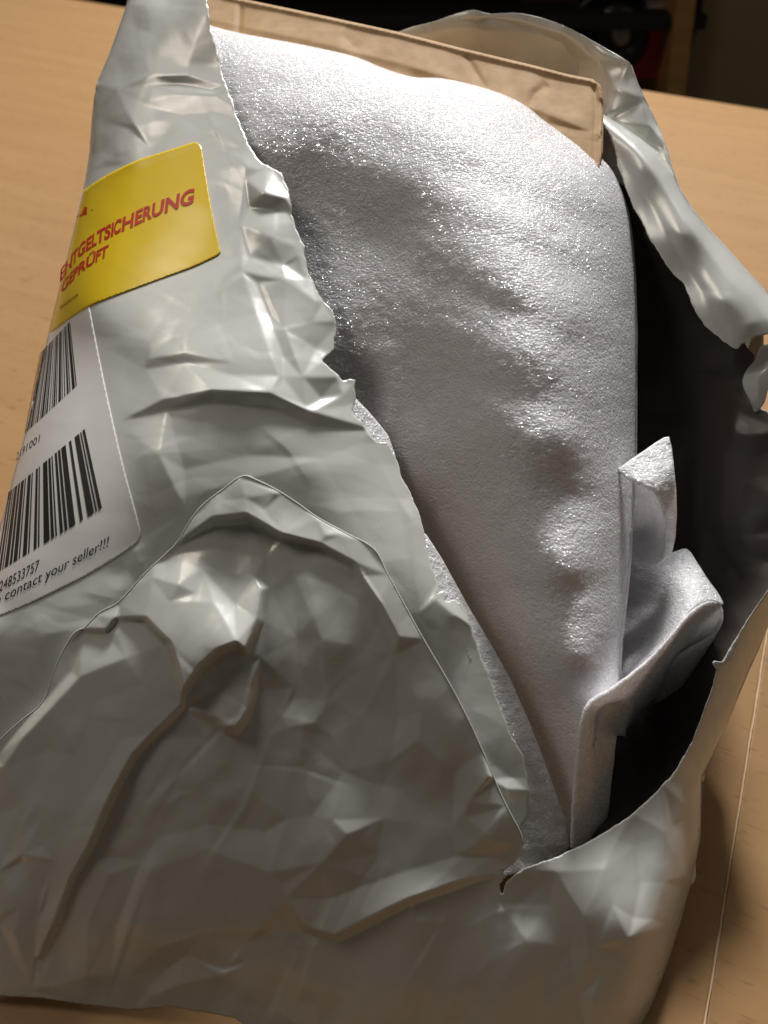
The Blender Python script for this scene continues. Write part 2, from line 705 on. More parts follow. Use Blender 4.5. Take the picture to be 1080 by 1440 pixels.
def wood_material(name, c0, c1, fleck, rough=0.38):
    m, nt, b, N, L = mat_new(name)
    b.inputs['Roughness'].default_value = rough
    b.inputs['Specular IOR Level'].default_value = 0.2
    tc = N.new('ShaderNodeTexCoord')
    # broad figure along the grain (local x)
    mp = N.new('ShaderNodeMapping')
    mp.inputs['Scale'].default_value = (1.6, 22, 22)
    L.new(tc.outputs['Object'], mp.inputs['Vector'])
    n = N.new('ShaderNodeTexNoise')
    n.inputs['Scale'].default_value = 2.2
    n.inputs['Detail'].default_value = 6
    n.inputs['Distortion'].default_value = 0.5
    L.new(mp.outputs['Vector'], n.inputs['Vector'])
    c = N.new('ShaderNodeValToRGB')
    c.color_ramp.elements[0].position = 0.28
    c.color_ramp.elements[0].color = (*c0, 1)
    c.color_ramp.elements[1].position = 0.72
    c.color_ramp.elements[1].color = (*c1, 1)
    L.new(n.outputs['Fac'], c.inputs['Fac'])
    # short dark pores
    mp2 = N.new('ShaderNodeMapping')
    mp2.inputs['Scale'].default_value = (62, 300, 300)
    L.new(tc.outputs['Object'], mp2.inputs['Vector'])
    v = N.new('ShaderNodeTexNoise')
    v.inputs['Scale'].default_value = 1.0
    v.inputs['Detail'].default_value = 1.5
    L.new(mp2.outputs['Vector'], v.inputs['Vector'])
    r = N.new('ShaderNodeMapRange')
    r.inputs['From Min'].default_value = 0.60
    r.inputs['From Max'].default_value = 0.74
    L.new(v.outputs['Fac'], r.inputs['Value'])
    mf = N.new('ShaderNodeMath')
    mf.operation = 'MULTIPLY'
    mf.inputs[1].default_value = 0.5
    L.new(r.outputs['Result'], mf.inputs[0])
    mx = N.new('ShaderNodeMix')
    mx.data_type = 'RGBA'
    L.new(mf.outputs[0], mx.inputs['Factor'])
    L.new(c.outputs['Color'], mx.inputs['A'])
    mx.inputs['B'].default_value = (*fleck, 1)
    L.new(mx.outputs['Result'], b.inputs['Base Color'])
    bp = N.new('ShaderNodeBump')
    bp.inputs['Strength'].default_value = 0.05
    bp.inputs['Distance'].default_value = 0.0006
    L.new(v.outputs['Fac'], bp.inputs['Height'])
    L.new(bp.outputs['Normal'], b.inputs['Normal'])
    return m


BEECH = wood_material('beech_laminate', (0.36, 0.208, 0.092), (0.405, 0.242, 0.112), (0.20, 0.10, 0.038), 0.5)
EDGEBAND = plain('pale_edge_band', (0.70, 0.52, 0.33), 0.5)
OAK = wood_material('oak_board', (0.36, 0.20, 0.07), (0.44, 0.26, 0.10), (0.25, 0.13, 0.05))

# ------------------------------------------------------------------ table, two leaves meeting at a thin joint
tb = empty('table', (0.21, 0.21, 0), 'beech table top with a fine joint line, under the torn grey parcel bag', 'table')
tb.rotation_euler = (0, 0, TABLE_YAW)
# local frame: x along the far edge, y towards it; the joint runs along local y
ca, sa = math.cos(TABLE_YAW), math.sin(TABLE_YAW)


def to_local(p):
    dx, dy = p[0] - 0.21, p[1] - 0.21
    return (dx * ca + dy * sa, -dx * sa + dy * ca)


j0 = to_local(on_z(1062, 890)); j1 = to_local(on_z(1015, 1440))
e0 = to_local(on_z(910, 128)); e1 = to_local(on_z(1080, 155))
FAR = 0.5 * (e0[1] + e1[1])
JX = 0.5 * (j0[0] + j1[0])
for nm, lo, hi in (('table_leaf', (JX - 1.5, -0.40, -0.028), (JX - 0.0006, FAR, 0)),
                   ('table_leaf', (JX + 0.0006, -0.40, -0.028), (JX + 0.6, FAR, 0))):
    o = box(nm, lo, hi, BEECH, None, 0.0008)
    o.parent = tb
# thin pale edge band standing a hair proud in the joint, with small chips
ys = np.linspace(-0.399, FAR - 0.001, 700)
r_ = np.random.default_rng(5)
wob = np.convolve(r_.normal(0, 1, 720), np.ones(9) / 9, 'same')[:700] * 0.0003
wd = 0.00035 + 0.0003 * np.abs(np.convolve(r_.normal(0, 1, 720), np.ones(14) / 14, 'same')[:700]) * 2
rows = [[(JX + wob[i] - wd[i], ys[i], -0.002), (JX + wob[i] - wd[i] * 0.6, ys[i], 0.00025), (JX + wob[i] + wd[i] * 0.6, ys[i], 0.00025), (JX + wob[i] + wd[i], ys[i], -0.002)] for i in range(700)]
o = loft('joint_strip', rows, EDGEBAND, None)
o.parent = tb
for lx in (JX - 1.4, JX + 0.5):
    o = box('leg', (lx, FAR - 0.12, -0.74), (lx + 0.06, FAR - 0.06, -0.029), BEECH, None, 0.003)
    o.parent = tb

# ------------------------------------------------------------------ room behind the table: floor, wall, cabinet
FLOORM = plain('dark_floor', (0.05, 0.035, 0.025), 0.6, 0.3, 6)
WALLM = plain('olive_wall', (0.13, 0.115, 0.075), 0.8, 0.12, 3)
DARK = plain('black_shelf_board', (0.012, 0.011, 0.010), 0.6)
fl = box('floor', (-4, -2, -0.80), (4, 4.2, -0.745), FLOORM, None, 0)
fl['kind'] = 'structure'
wl = box('wall', (-4, 4.2, -0.80), (4, 4.3, 0.6), WALLM, None, 0)
wl['kind'] = 'structure'

cab = empty('cabinet', (0.35, 1.9, -0.745), 'dark open cabinet with an oak side board behind the table', 'cabinet')
cb = []
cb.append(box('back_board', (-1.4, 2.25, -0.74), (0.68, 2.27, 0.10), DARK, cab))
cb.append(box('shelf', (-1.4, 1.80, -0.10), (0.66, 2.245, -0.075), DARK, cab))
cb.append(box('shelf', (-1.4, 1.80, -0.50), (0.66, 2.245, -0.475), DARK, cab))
cb.append(box('shade_board', (-1.4, 1.78, 0.102), (0.80, 2.28, 0.125), OAK, cab))  # unseen board, added to keep the lamps off the shelf
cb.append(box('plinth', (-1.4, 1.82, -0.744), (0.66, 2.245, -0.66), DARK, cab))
# oak side board: its front edge shows between two pixel lines
def on_y(px, py, y):
    d = rays(px, py)
    return CAM + d * ((y - CAM[1]) / d[..., 1])[..., None]
a0, a1 = on_y(952, 0, 1.78), on_y(979, 0, 1.78)
b0, b1 = on_y(938, 130, 1.78), on_y(963, 134, 1.78)
def ext(p, q, z):
    k = (z - p[2]) / (q[2] - p[2])
    return p + (q - p) * k
V = []
for z in (-0.74, 0.10):
    l, r = ext(a0, b0, z), ext(a1, b1, z)
    V += [l, r, r + np.array([0, 0.47, 0]), l + np.array([0, 0.47, 0])]
mesh_obj('side_board', V, [(0, 3, 2, 1), (4, 5, 6, 7), (0, 1, 5, 4), (1, 2, 6, 5), (2, 3, 7, 6), (3, 0, 4, 7)], OAK, cab, smooth=False)
# olive cupboard door to the right of the oak board
door = empty('cupboard', (1.2, 1.9, -0.745), 'dull olive cupboard front to the right of the oak board', 'cupboard')
OLIVE = plain('olive_lacquer', (0.26, 0.22, 0.125), 0.55, 0.15, 5)
box('door_panel', (0.652, 1.83, -0.74), (1.9, 1.85, 0.12), OLIVE, door)
box('carcass', (0.74, 1.853, -0.742), (1.9, 2.25, 0.10), DARK, door)
box('cupboard_shade_board', (0.82, 1.70, 0.125), (1.9, 2.27, 0.15), OAK, door)  # added out of view to shade the cupboard front

# things on the shelf, far out of focus
RED = plain('red_card', (0.38, 0.035, 0.03), 0.5)
GREYP = plain('grey_plastic', (0.42, 0.38, 0.36), 0.45)
BLACKP = plain('black_plastic', (0.012, 0.012, 0.013), 0.35)


def shelf_box(name, px, py, y, wpx, hpx, depth, mat, label, cat, lidmat=None):
    c = on_y(px, py, y)
    k = np.linalg.norm(c - CAM) / F * 1.05
    hw, hh = wpx * k / 2, hpx * k / 2
    e = empty(name, (c[0], y, c[2] - hh), label, cat)
    box('body', (c[0] - hw, y, c[2] - hh), (c[0] + hw, y + depth, c[2] + hh * 0.6), mat, e)
    box('lid', (c[0] - hw * 1.03, y - 0.003, c[2] + hh * 0.62), (c[0] + hw * 1.03, y + depth + 0.003, c[2] + hh), lidmat or mat, e)
    return e


shelf_box('carton', 920, 62, 1.86, 36, 70, 0.12, RED, 'dark red carton with grey lid in the shelf beside the oak board', 'carton', GREYP)
shelf_box('storage_box', 770, 30, 1.9, 60, 50, 0.15, plain('dark_brown_box', (0.045, 0.02, 0.018), 0.6), 'dark brown storage box in the shelf above the bag hood', 'box')
# round black headphones
hp = empty('headphones', tuple(on_y(872, 60, 1.84)), 'black round headphones with a grey pad lying in the dark shelf', 'headphones')
c = on_y(873, 50, 1.84)


def ring(name, cx, cy, cz, R, r, mat, parent, sq=1.25, tilt=35, n=40, m=12, a0=0, a1=360):
    rows = []
    for i in range(n + 1):
        a = math.radians(a0 + (a1 - a0) * i / n)
        row = []
        for j in range(m):
            b = 2 * math.pi * j / m
            u = (R + r * math.cos(b)) * math.cos(a)
            v = (R + r * math.cos(b)) * math.sin(a) * sq
            ta = math.radians(tilt)
            row.append((cx + u * math.cos(ta) - v * math.sin(ta), cy + r * math.sin(b), cz + u * math.sin(ta) + v * math.cos(ta)))
        rows.append(row)
    return loft(name, rows, mat, parent, closed=True)


ring('ear_cushion', c[0], c[1], c[2], 0.036, 0.018, BLACKP, hp, 1.3, 40)
ring('ear_pad', c[0], c[1] + 0.01, c[2] + 0.005, 0.012, 0.012, GREYP, hp, 1.5, 40)
ring('headband', c[0] - 0.02, c[1] + 0.03, c[2] - 0.01, 0.085, 0.008, BLACKP, hp, 1.0, 20, a0=20, a1=200)

# ------------------------------------------------------------------ THE PARCEL
bag = empty('mailer_bag', (0.0, 0.25, 0.0), 'torn open grey plastic mailer bag standing on the beech table', 'mailer bag')
foam = empty('foam_wrap', (0.05, 0.30, 0.03), 'white foam sheet wrapped round the contents, bulging from the torn bag', 'foam wrap')
carton = empty('cardboard_box', (0.03, 0.42, 0.003), 'brown cardboard box edge behind the white foam inside the bag', 'cardboard box')

# ---- side sheet (label side), running under the folded front sheet
tearA = [(289, -30), (291, 0), (297, 40), (310, 90), (322, 130), (338, 175), (352, 205), (362, 222), (372, 230), (384, 237), (398, 246), (407, 268), (411, 300),
         (421, 330), (430, 346), (428, 356), (432, 376), (444, 402), (455, 424), (469, 436), (473, 455), (470, 478), (471, 492), (460, 500), (452, 507), (464, 516), (476, 526), (482, 535),
         (492, 532), (500, 534), (499, 548), (502, 562), (497, 578), (508, 592), (520, 612), (533, 622), (545, 621), (553, 636), (562, 656), (566, 672), (575, 690), (585, 712), (594, 738),
         (600, 770), (608, 802), (616, 822), (614, 836), (624, 829), (630, 836), (626, 846), (640, 842), (650, 848), (660, 868), (663, 884), (680, 930),
         (700, 985), (718, 1030), (734, 1062), (743, 1096), (745, 1120), (740, 1150), (728, 1172), (735, 1195)]
silA = [(-30, 830), (0, 742), (20, 665), (40, 592), (55, 525), (68, 470), (85, 400), (102, 330), (118, 262), (126, 215), (130, 160), (136, 118), (152, 80), (170, 30), (182, -5), (190, -30)]
polyA = torn(tearA, 0.8, 3, 2.0) + [(700, 1240), (560, 1000), (420, 900), (250, 900), (110, 1000), (20, 1090), (-30, 1110)] + spline(silA, 6)
ctrlA = [(290, 0, .425), (185, 0, .447), (230, -30, .45), (300, 90, .42), (215, 110, .426), (145, 120, .44), (398, 245, .392), (280, 280, .394), (125, 250, .424), (430, 375, .378), (300, 420, .372),
         (200, 420, .379), (125, 430, .389), (72, 470, .403), (470, 480, .368), (500, 570, .363), (350, 545, .351), (160, 600, .360), (45, 590, .382), (560, 660, .358), (450, 665, .347), (300, 690, .343),
         (190, 760, .346), (100, 740, .351), (5, 742, .366), (600, 770, .347), (520, 800, .342), (620, 850, .340), (700, 990, .335), (740, 1110, .334), (735, 1180, .334), (650, 1050, .333), (100, 860, .3435),
         (0, 866, .353), (0, 1000, .353), (60, 980, .346), (400, 800, .352), (300, 800, .352), (550, 950, .345), (-30, 1100, .36)]
fA = tps(ctrlA, 0.05)
def hairlines(x, y, n, seed, bx, amp=0.3, ang=(0, 180), lng=1.0):
    """fine straight creases scattered over the film"""
    r = np.random.default_rng(seed)
    h = np.zeros(np.shape(x))
    for k in range(n):
        cx, cy = r.uniform(bx[0], bx[2]), r.uniform(bx[1], bx[3])
        a = math.radians(r.uniform(*ang))
        L_ = r.uniform(14, 80) * lng
        bend = r.normal(0, 0.12) * L_
        p = [(cx - L_ * math.cos(a), cy - L_ * math.sin(a)), (cx - bend * math.sin(a), cy + bend * math.cos(a)), (cx + L_ * math.cos(a), cy + L_ * math.sin(a))]
        h += ridge(x, y, p, amp * r.uniform(0.4, 1.6) * r.choice([-1, 1]), r.uniform(2.5, 5), r.uniform(4, 16), 0.8, 0.8)
    return h


def labelmask(x, y):
    """1 where the stuck labels hold the film flat"""
    poly = [(60, 500), (115, 262), (285, 195), (315, 360), (140, 440), (205, 760), (0, 880), (-40, 850)]
    m = inside(x, y, poly)
    d, _, _ = polydist(x, y, poly + poly[:1])
    return 1 - 0.72 * np.clip(np.where(m, d, -d) / 30 + 0.75, 0, 1)


def baseA(x, y):
    t = fA(x, y)
    d, s, u = polydist(x, y, silA)
    R = 70.0
    q = np.clip(1 - d / R, 0, 1)
    t = t + 0.026 * (1 - np.sqrt(np.maximum(1 - q * q * 0.985, 0)))
    return t


foldsA = [
    [(170, 592, 0), (230, 562, 3), (300, 549, 5), (380, 553, 5.5), (440, 578, 4), (520, 602, 1)],
    [(178, 606, 0), (235, 577, -1), (300, 568, -3), (380, 574, -3), (440, 600, -2), (510, 622, -1)],
    [(260, 660, -3), (350, 640, -5), (450, 645, -4), (540, 662, 0)],
    [(290, 690, -1), (262, 720, 1), (225, 640, 1.5), (185, 605, 0)],
    [(210, 506, 1), (262, 498, 2.5), (330, 512, 1.5), (395, 528, 3)],
    [(205, 520, -0.5), (262, 513, 0), (330, 530, 1)],
    [(342, 388, 2), (360, 440, 2.6), (382, 502, 3), (398, 532, 2)],
    [(362, 398, 0), (378, 440, -0.6), (398, 500, 0)],
    [(372, 402, 1.5), (400, 462, 3), (426, 530, 3.5), (430, 572, 2)],
    [(310, 406, 1.6), (340, 382, 1), (400, 393, 4), (444, 424, 2.5)],
    [(350, 362, -1), (402, 372, -0.5), (432, 392, 1)],
    [(212, 482, 1), (264, 471, 2), (288, 446, 1.2), (312, 456, 0)],
    [(385, 464, 1), (438, 453, 2.4), (469, 451, 1.2)],
    [(445, 490, -1), (458, 506, 1.5), (476, 530, 3), (496, 540, 1.5)],
    [(452, 560, -1), (482, 556, 2), (500, 560, 0.5)],
    [(345, 252, 1), (372, 273, 6), (404, 280, 3)],
    [(350, 292, -1.5), (380, 296, -1), (406, 300, 0)],
    [(338, 316, 1), (380, 334, 3.4), (412, 346, 1.4)],
    [(322, 210, 1), (346, 235, 2), (372, 240, 1)],
    [(214, 108, 1), (262, 103, 3), (290, 112, 2.2), (315, 120, 1)],
    [(210, 120, -0.5), (255, 117, -0.5), (296, 126, 0)],
    [(140, 122, 0), (165, 126, 2.4), (180, 158, 2.6), (184, 182, 0.5)],
    [(150, 172, 0.5), (192, 178, 2.8), (218, 202, 1)],
    [(128, 240, 0), (150, 226, 2.2), (178, 230, 2), (212, 210, 1)],
    [(195, 42, 0), (206, 8, 3), (232, -12, 1)],
    [(214, 48, -1), (238, 10, -0.5)],
    [(290, 22, 1), (272, 62, 2.4), (262, 92, 2.2)],
    [(200, 146, 0), (250, 130, 1.8), (302, 132, 1.8), (332, 152, 0.8)],
    [(252, 160, -0.6), (300, 158, -0.4), (320, 185, 1.2)],
    [(588, 862, 1), (612, 842, 2.6), (622, 834, 1)],
    [(600, 872, 0.5), (640, 866, 4), (662, 880, 1.5)],
    [(606, 886, -0.6), (642, 886, -1.2), (664, 896, 0)],
    [(690, 1096, 0.6), (714, 1110, 5), (742, 1112, 2)],
    [(696, 1076, -1.5), (722, 1092, -1.2), (742, 1096, 0)],
    [(706, 1130, 0), (726, 1132, 0)],
    [(630, 960, -1), (672, 1045, -1.2), (690, 1078, -1)],
    [(560, 702, 0.4), (580, 732, 2), (592, 762, 0.5)],
    [(182, 802, 0), (190, 776, 1.6), (183, 764, 0)],
    [(62, 984, 0.5), (36, 960, 2), (0, 950, 1)],
    [(0, 908, 0.5), (60, 896, 1.8), (112, 880, 0.6)],
    [(430, 320, 0), (420, 360, 1.6), (400, 372, 0.6)],
    [(250, 410, 0.2), (262, 440, 1.2), (240, 480, 0.6)],
]
foldA = folded(foldsA, polyA[::4], 60)


def seedA(x, y):
    h = foldA(x, y) + 0.0006 * facet(x, y, 130, 21, -70, 1.4) + lobe(x, y, 400, 300, 60, 40, 40, 2.0)
    return baseA(x, y) - h * labelmask(x, y)


settledA = settle(polyA, baseA, lambda x, y: baseA(x, y) - (lobe(x, y, 400, 300, 60, 40, 40, 2.0) + lobe(x, y, 285, 500, 110, 45, 10, 2.5) + 0.0008 * facet(x, y, 130, 21, -70, 1.4)) * labelmask(x, y), [(22, 120), (11, 15)], 0.003, 0.8, 0.012, lambda x, y: 0.003 * labelmask(x, y), lambda x, y: np.clip((labelmask(x, y) - 0.2) / 0.8, 0, 1) ** 2)


def posA(x, y, off=0.0):
    h = foldA(x, y) * 0.66 + 0.00022 * facet(x, y, 36, 25, 20, 1.4) + hairlines(x, y, 46, 301, (120, 0, 600, 1000), 0.22)
    return settledA(x, y, h * labelmask(x, y) + off)


side_panel = sheet('side_panel', polyA, None, FILM, bag, 2.2, 0.00018, posA)

# ---- front sheet with its folded upper edge
topB = [(-30, 1075), (5, 1036), (32, 1012), (62, 985), (82, 930), (105, 890), (118, 884), (140, 862), (168, 846), (205, 806), (248, 765), (262, 742), (282, 714), (312, 690), (341, 670), (362, 676), (388, 689),
        (418, 708), (446, 728), (486, 750), (525, 772), (545, 808), (568, 850), (590, 890), (612, 928), (632, 962), (652, 1000), (668, 1034), (684, 1070), (700, 1108), (716, 1142), (730, 1168), (735, 1186)]
tearB = [(735, 1186), (733, 1196), (722, 1212), (712, 1222), (702, 1226), (708, 1236), (703, 1244), (706, 1258), (712, 1240), (726, 1228), (742, 1220), (770, 1210), (800, 1196), (830, 1182), (862, 1164), (892, 1142), (918, 1118),
         (940, 1096), (958, 1070), (975, 1042), (988, 1010), (995, 985), (1003, 962), (1008, 942), (1001, 932), (1004, 928), (1014, 930), (1022, 916), (1038, 892), (1056, 866), (1082, 826), (1110, 790)]
silB = [(1110, 800), (1085, 868), (1066, 915), (1050, 950), (1030, 1000), (1008, 1050), (988, 1092), (986, 1130), (984, 1180), (974, 1230), (956, 1300), (936, 1360), (905, 1450), (880, 1520)]
polyB = spline(topB, 5) + torn(tearB, 0.5, 8) + spline(silB, 6) + [(700, 1560), (420, 1500), (330, 1432), (240, 1416), (180, 1421), (120, 1413), (60, 1404), (0, 1400), (-30, 1398)]
ctrlB = [(341, 670, .319), (250, 762, .323), (440, 725, .322), (525, 775, .320), (590, 890, .317), (665, 1030, .318), (720, 1150, .321), (705, 1240, .328), (110, 885, .335), (0, 1040, .346), (200, 960, .319),
         (300, 900, .3125), (500, 1000, .320), (330, 1100, .317), (500, 1150, .319), (640, 1130, .324), (600, 1270, .322), (100, 1150, .333), (0, 1250, .347), (200, 1300, .334), (400, 1300, .328), (150, 1408, .352),
         (0, 1405, .3555), (300, 1410, .345), (450, 1470, .341), (700, 1400, .330), (700, 1520, .340), (800, 1250, .328), (862, 1165, .342), (900, 1300, .334), (982, 1120, .362), (950, 1300, .348), (905, 1440, .344),
         (1005, 940, .357), (1060, 925, .366), (1080, 830, .361), (1085, 870, .370), (880, 1510, .347), (-30, 1395, .357), (-30, 1075, .35)]
fB = tps(ctrlB, 0.05)
foldsB = [
    # peak: band of the folded edge and its lip
    [(258, 757, 1), (300, 727, 3), (346, 722, 6), (396, 751, 6), (450, 764, 4), (500, 792, 3), (540, 850, 3)],
    [(257, 765, -1), (302, 740, -2), (348, 735, -2.5), (394, 760, -2.5), (448, 773, -2), (496, 801, -0.5), (532, 858, 0)],
    [(312, 704, 1.5), (345, 700, 3), (372, 716, 2.5), (388, 692, 1)],
    [(446, 730, 1), (458, 752, 3.5)],
    [(480, 752, 1.5), (500, 790, 3), (528, 835, 4), (560, 895, 3)],
    # bright cluster at the left of the peak
    [(114, 884, 1), (150, 885, 3), (161, 869, 3), (206, 868, 6), (240, 902, 8.5), (250, 932, 10), (256, 974, 12), (280, 937, 11), (305, 914, 11), (332, 903, 12), (344, 914, 11), (360, 870, 7), (367, 828, 4), (356, 812, 2)],
    [(117, 890, -1), (150, 892, 0), (165, 876, -1), (202, 875, 0), (235, 907, 1), (245, 939, 2), (256, 984, 3), (283, 944, 2), (308, 921, 1.5), (332, 910, 1.5), (348, 919, 2), (370, 872, 1), (380, 826, 0)],
    [(170, 848, 0), (214, 812, 2), (252, 822, 5), (240, 846, 5), (206, 868, 6)],
    [(252, 822, 5), (276, 834, 4), (298, 846, 6), (280, 937, 11)],
    [(214, 812, 2), (256, 790, 0), (285, 800, 1), (298, 846, 6), (330, 850, 4), (356, 812, 2), (372, 785, -1), (390, 760, -4)],
    [(240, 780, -1), (300, 770, -2)],
    [(168, 850, 0), (166, 890, 1), (178, 925, 3), (200, 962, 2)],
    # pill-shaped fold
    [(308, 1010, 5), (318, 1021, 7), (330, 1022, 7), (342, 1008, 5), (352, 965, 2.5), (366, 925, 1)],
    [(304, 1022, 0), (320, 1034, 0), (336, 1034, 0), (352, 1012, -0.5), (364, 970, -1)],
    [(308, 1010, 5), (318, 965, 1.5), (330, 935, 0.5)],
    # long pleat
    [(256, 990, 3), (216, 1030, 4), (188, 1060, 5), (160, 1112, 5.5), (124, 1192, 6), (100, 1234, 5), (78, 1292, 4), (54, 1346, 1)],
    [(260, 998, 0), (222, 1034, -1), (193, 1065, -1.5), (165, 1116, -2), (129, 1196, -2), (105, 1237, -1.5), (83, 1295, -1), (60, 1350, -1)],
    [(200, 962, 2), (172, 1040, 2.5), (120, 1130, 2.5), (80, 1210, 2), (52, 1300, 1)],
    [(112, 952, 4), (72, 995, 5), (34, 1036, 5), (4, 1080, 4)],
    [(100, 944, 0), (62, 986, 0), (24, 1027, 0), (-4, 1062, 0)],
    [(140, 985, 1.5), (110, 1060, 2), (60, 1150, 1.5), (10, 1200, 1)],
    # lower left
    [(-5, 1228, 2.5), (34, 1200, 2.5), (62, 1188, 1)],
    [(-5, 1292, 2.5), (32, 1270, 2), (58, 1256, 0)],
    [(50, 1346, 0), (22, 1312, 2), (0, 1300, 0.5)],
    [(44, 1392, -1), (52, 1348, -1)],
    [(60, 1388, 0), (122, 1374, 2), (182, 1372, 1.5), (240, 1360, 0.5)],
    [(186, 1424, 0), (216, 1400, 2), (252, 1385, 3.5), (312, 1371, 3.5), (352, 1354, 3)],
    # middle
    [(222, 1180, 0), (228, 1137, 1), (252, 1118, 2), (282, 1124, 2.5), (294, 1160, 2), (292, 1196, 4)],
    [(292, 1196, 4), (290, 1250, 3), (285, 1312, 2.5), (262, 1345, 1)],
    [(292, 1196, 4), (340, 1212, 4.5), (378, 1228, 5), (398, 1242, 4)],
    [(378, 1036, 1), (406, 1024, 2.5), (440, 1018, 3.5), (468, 1037, 2.5), (484, 1085, 1)],
    [(420, 950, 0), (396, 1008, 1.5), (378, 1036, 1.5)],
    [(372, 1170, 0), (405, 1152, 1.5), (440, 1146, 2.5), (468, 1153, 4), (488, 1173, 6), (452, 1214, 5.5), (402, 1264, 5), (364, 1306, 4.5), (330, 1346, 3), (314, 1364, 1)],
    [(452, 1262, 1), (446, 1290, 3.5), (436, 1304, 5), (470, 1316, 6.5), (520, 1290, 6.5), (575, 1261, 6), (640, 1240, 5), (704, 1230, 2)],
    [(428, 1312, 0), (472, 1325, 0), (524, 1298, 0.5), (580, 1269, 0.5), (645, 1249, 1)],
    [(470, 1262, 1), (530, 1238, 0.5), (572, 1222, 1), (640, 1204, 0), (700, 1205, 0)],
    [(572, 1222, 1), (575, 1261, 6), (584, 1300, 2), (594, 1340, 1)],
    [(315, 1364, 1), (342, 1330, 2.5), (382, 1312, 2), (420, 1332, 1)],
    [(480, 960, 1), (510, 1010, 2), (548, 1070, 1.5), (560, 1110, 0)],
    [(560, 1010, 0), (588, 1040, 3), (612, 1078, 1)],
    [(636, 1165, 0.5), (660, 1128, 4), (690, 1092, 3)],
    [(655, 1150, 2.5), (690, 1180, 3.5), (724, 1186, 1)],
    # right bulge
    [(742, 1226, 0), (772, 1272, -3), (800, 1332, -3), (812, 1402, -1)],
    [(780, 1225, 1.5), (820, 1290, 2), (850, 1380, 1.5)],
    [(932, 1102, 1), (936, 1170, 3), (934, 1240, 2), (918, 1292, 1)],
    [(984, 1097, 1), (962, 1130, 3), (946, 1160, 1)],
    [(938, 1182, 2.6), (966, 1232, 2)],
    [(868, 1182, 1), (850, 1222, 3.5), (862, 1272, 2)],
    [(895, 1190, -1), (900, 1240, -1.5), (890, 1290, -0.5)],
    [(828, 1332, 1), (882, 1318, 3), (942, 1300, 1)],
    [(862, 1334, 0), (836, 1400, 3), (828, 1462, 1)],
    [(690, 1330, 1), (640, 1400, 2), (600, 1470, 1)],
    [(520, 1370, 2), (480, 1400, 1.5), (440, 1450, 0.5)],
    [(700, 1270, 0.5), (740, 1320, 2), (760, 1400, 1)],
    [(1010, 938, 0.5), (1034, 925, 1.6), (1050, 930, 0.5)],
    [(986, 1030, 0.5), (1010, 1010, 1), (1028, 988, 0.4)],
]
foldsB += [
    # long tension folds fanning down from the peak
    [(428, 790, 0), (452, 900, 2.2), (462, 985, 2.5)],
    [(412, 800, -0.5), (418, 900, -0.8), (412, 980, 0)],
    [(300, 1042, 0), (274, 1085, 1.8), (254, 1112, 1.5)],
    [(70, 1055, 1.8), (28, 1135, 1.8), (4, 1180, 0.8)],
    [(152, 1232, 1.4), (122, 1302, 2.4), (100, 1370, 1)],
    [(212, 1222, 1), (182, 1302, 2.4), (152, 1384, 1)],
    [(198, 1215, -0.8), (165, 1300, -0.6)],
    [(556, 920, 0.4), (592, 1000, 2), (640, 1088, 1.2)],
    [(620, 1302, 1), (566, 1384, 2.4), (520, 1452, 1)],
    [(232, 1262, 1), (226, 1332, 2.4), (206, 1392, 1)],
    [(420, 1362, 1), (382, 1422, 2), (360, 1450, 0.5)],
    [(330, 1060, 0), (342, 1110, 1.8), (330, 1165, 1)],
    [(520, 1100, 0), (540, 1150, 1.8), (530, 1200, 0.6)],
    [(660, 1280, 0.5), (690, 1350, 1.8), (680, 1420, 0.8)],
]
foldB = folded(foldsB, polyB[::4], 70)


def baseB(x, y):
    t = fB(x, y)
    d, s, u = polydist(x, y, silB)
    q = np.clip(1 - d / 60.0, 0, 1)
    return t + 0.02 * (1 - np.sqrt(np.maximum(1 - q * q * 0.985, 0)))


settledB = settle(polyB, baseB, lambda x, y: baseB(x, y) - 0.0012 * facet(x, y, 170, 41, -62, 1.6), [(24, 120), (12, 15)], 0.003, 0.8, 0.012)


def posB(x, y, off=0.0):
    h = foldB(x, y) * 0.84 + 0.00022 * facet(x, y, 40, 45, -50, 1.6)
    h += hairlines(x, y, 34, 303, (0, 700, 980, 1440), 0.22)
    h += hairlines(x, y, 16, 305, (0, 900, 700, 1420), 0.3, (105, 140), 1.6)
    return settledB(x, y, h + off)


front_panel = sheet('front_panel', polyB, None, FILM, bag, 2.0, 0.00018, posB)

# turned-under lip along the fold: the film rolls back behind the upper edge of the front sheet
fold = np.array(spline(topB, 5))
nrm = np.gradient(fold, axis=0)
nrm = np.stack([-nrm[:, 1], nrm[:, 0]], -1) / np.maximum(np.hypot(nrm[:, 0], nrm[:, 1]), 1e-6)[:, None]
rows = []
for k in range(7):
    a = k / 6
    off = 1.3 * math.sin(a * math.pi) - 26 * max(0, a - 0.45)
    p = fold - nrm * off
    back = 0.0009 * (1 - math.cos(a * math.pi)) + 0.004 * max(0, a - 0.5)
    rows.append(posB(fold[:, 0], fold[:, 1], -back) + unproj(p[:, 0], p[:, 1], np.full(len(p), 0.33)) - unproj(fold[:, 0], fold[:, 1], np.full(len(p), 0.33)))
loft('folded_lip', rows, FILM, bag, 0.0003)

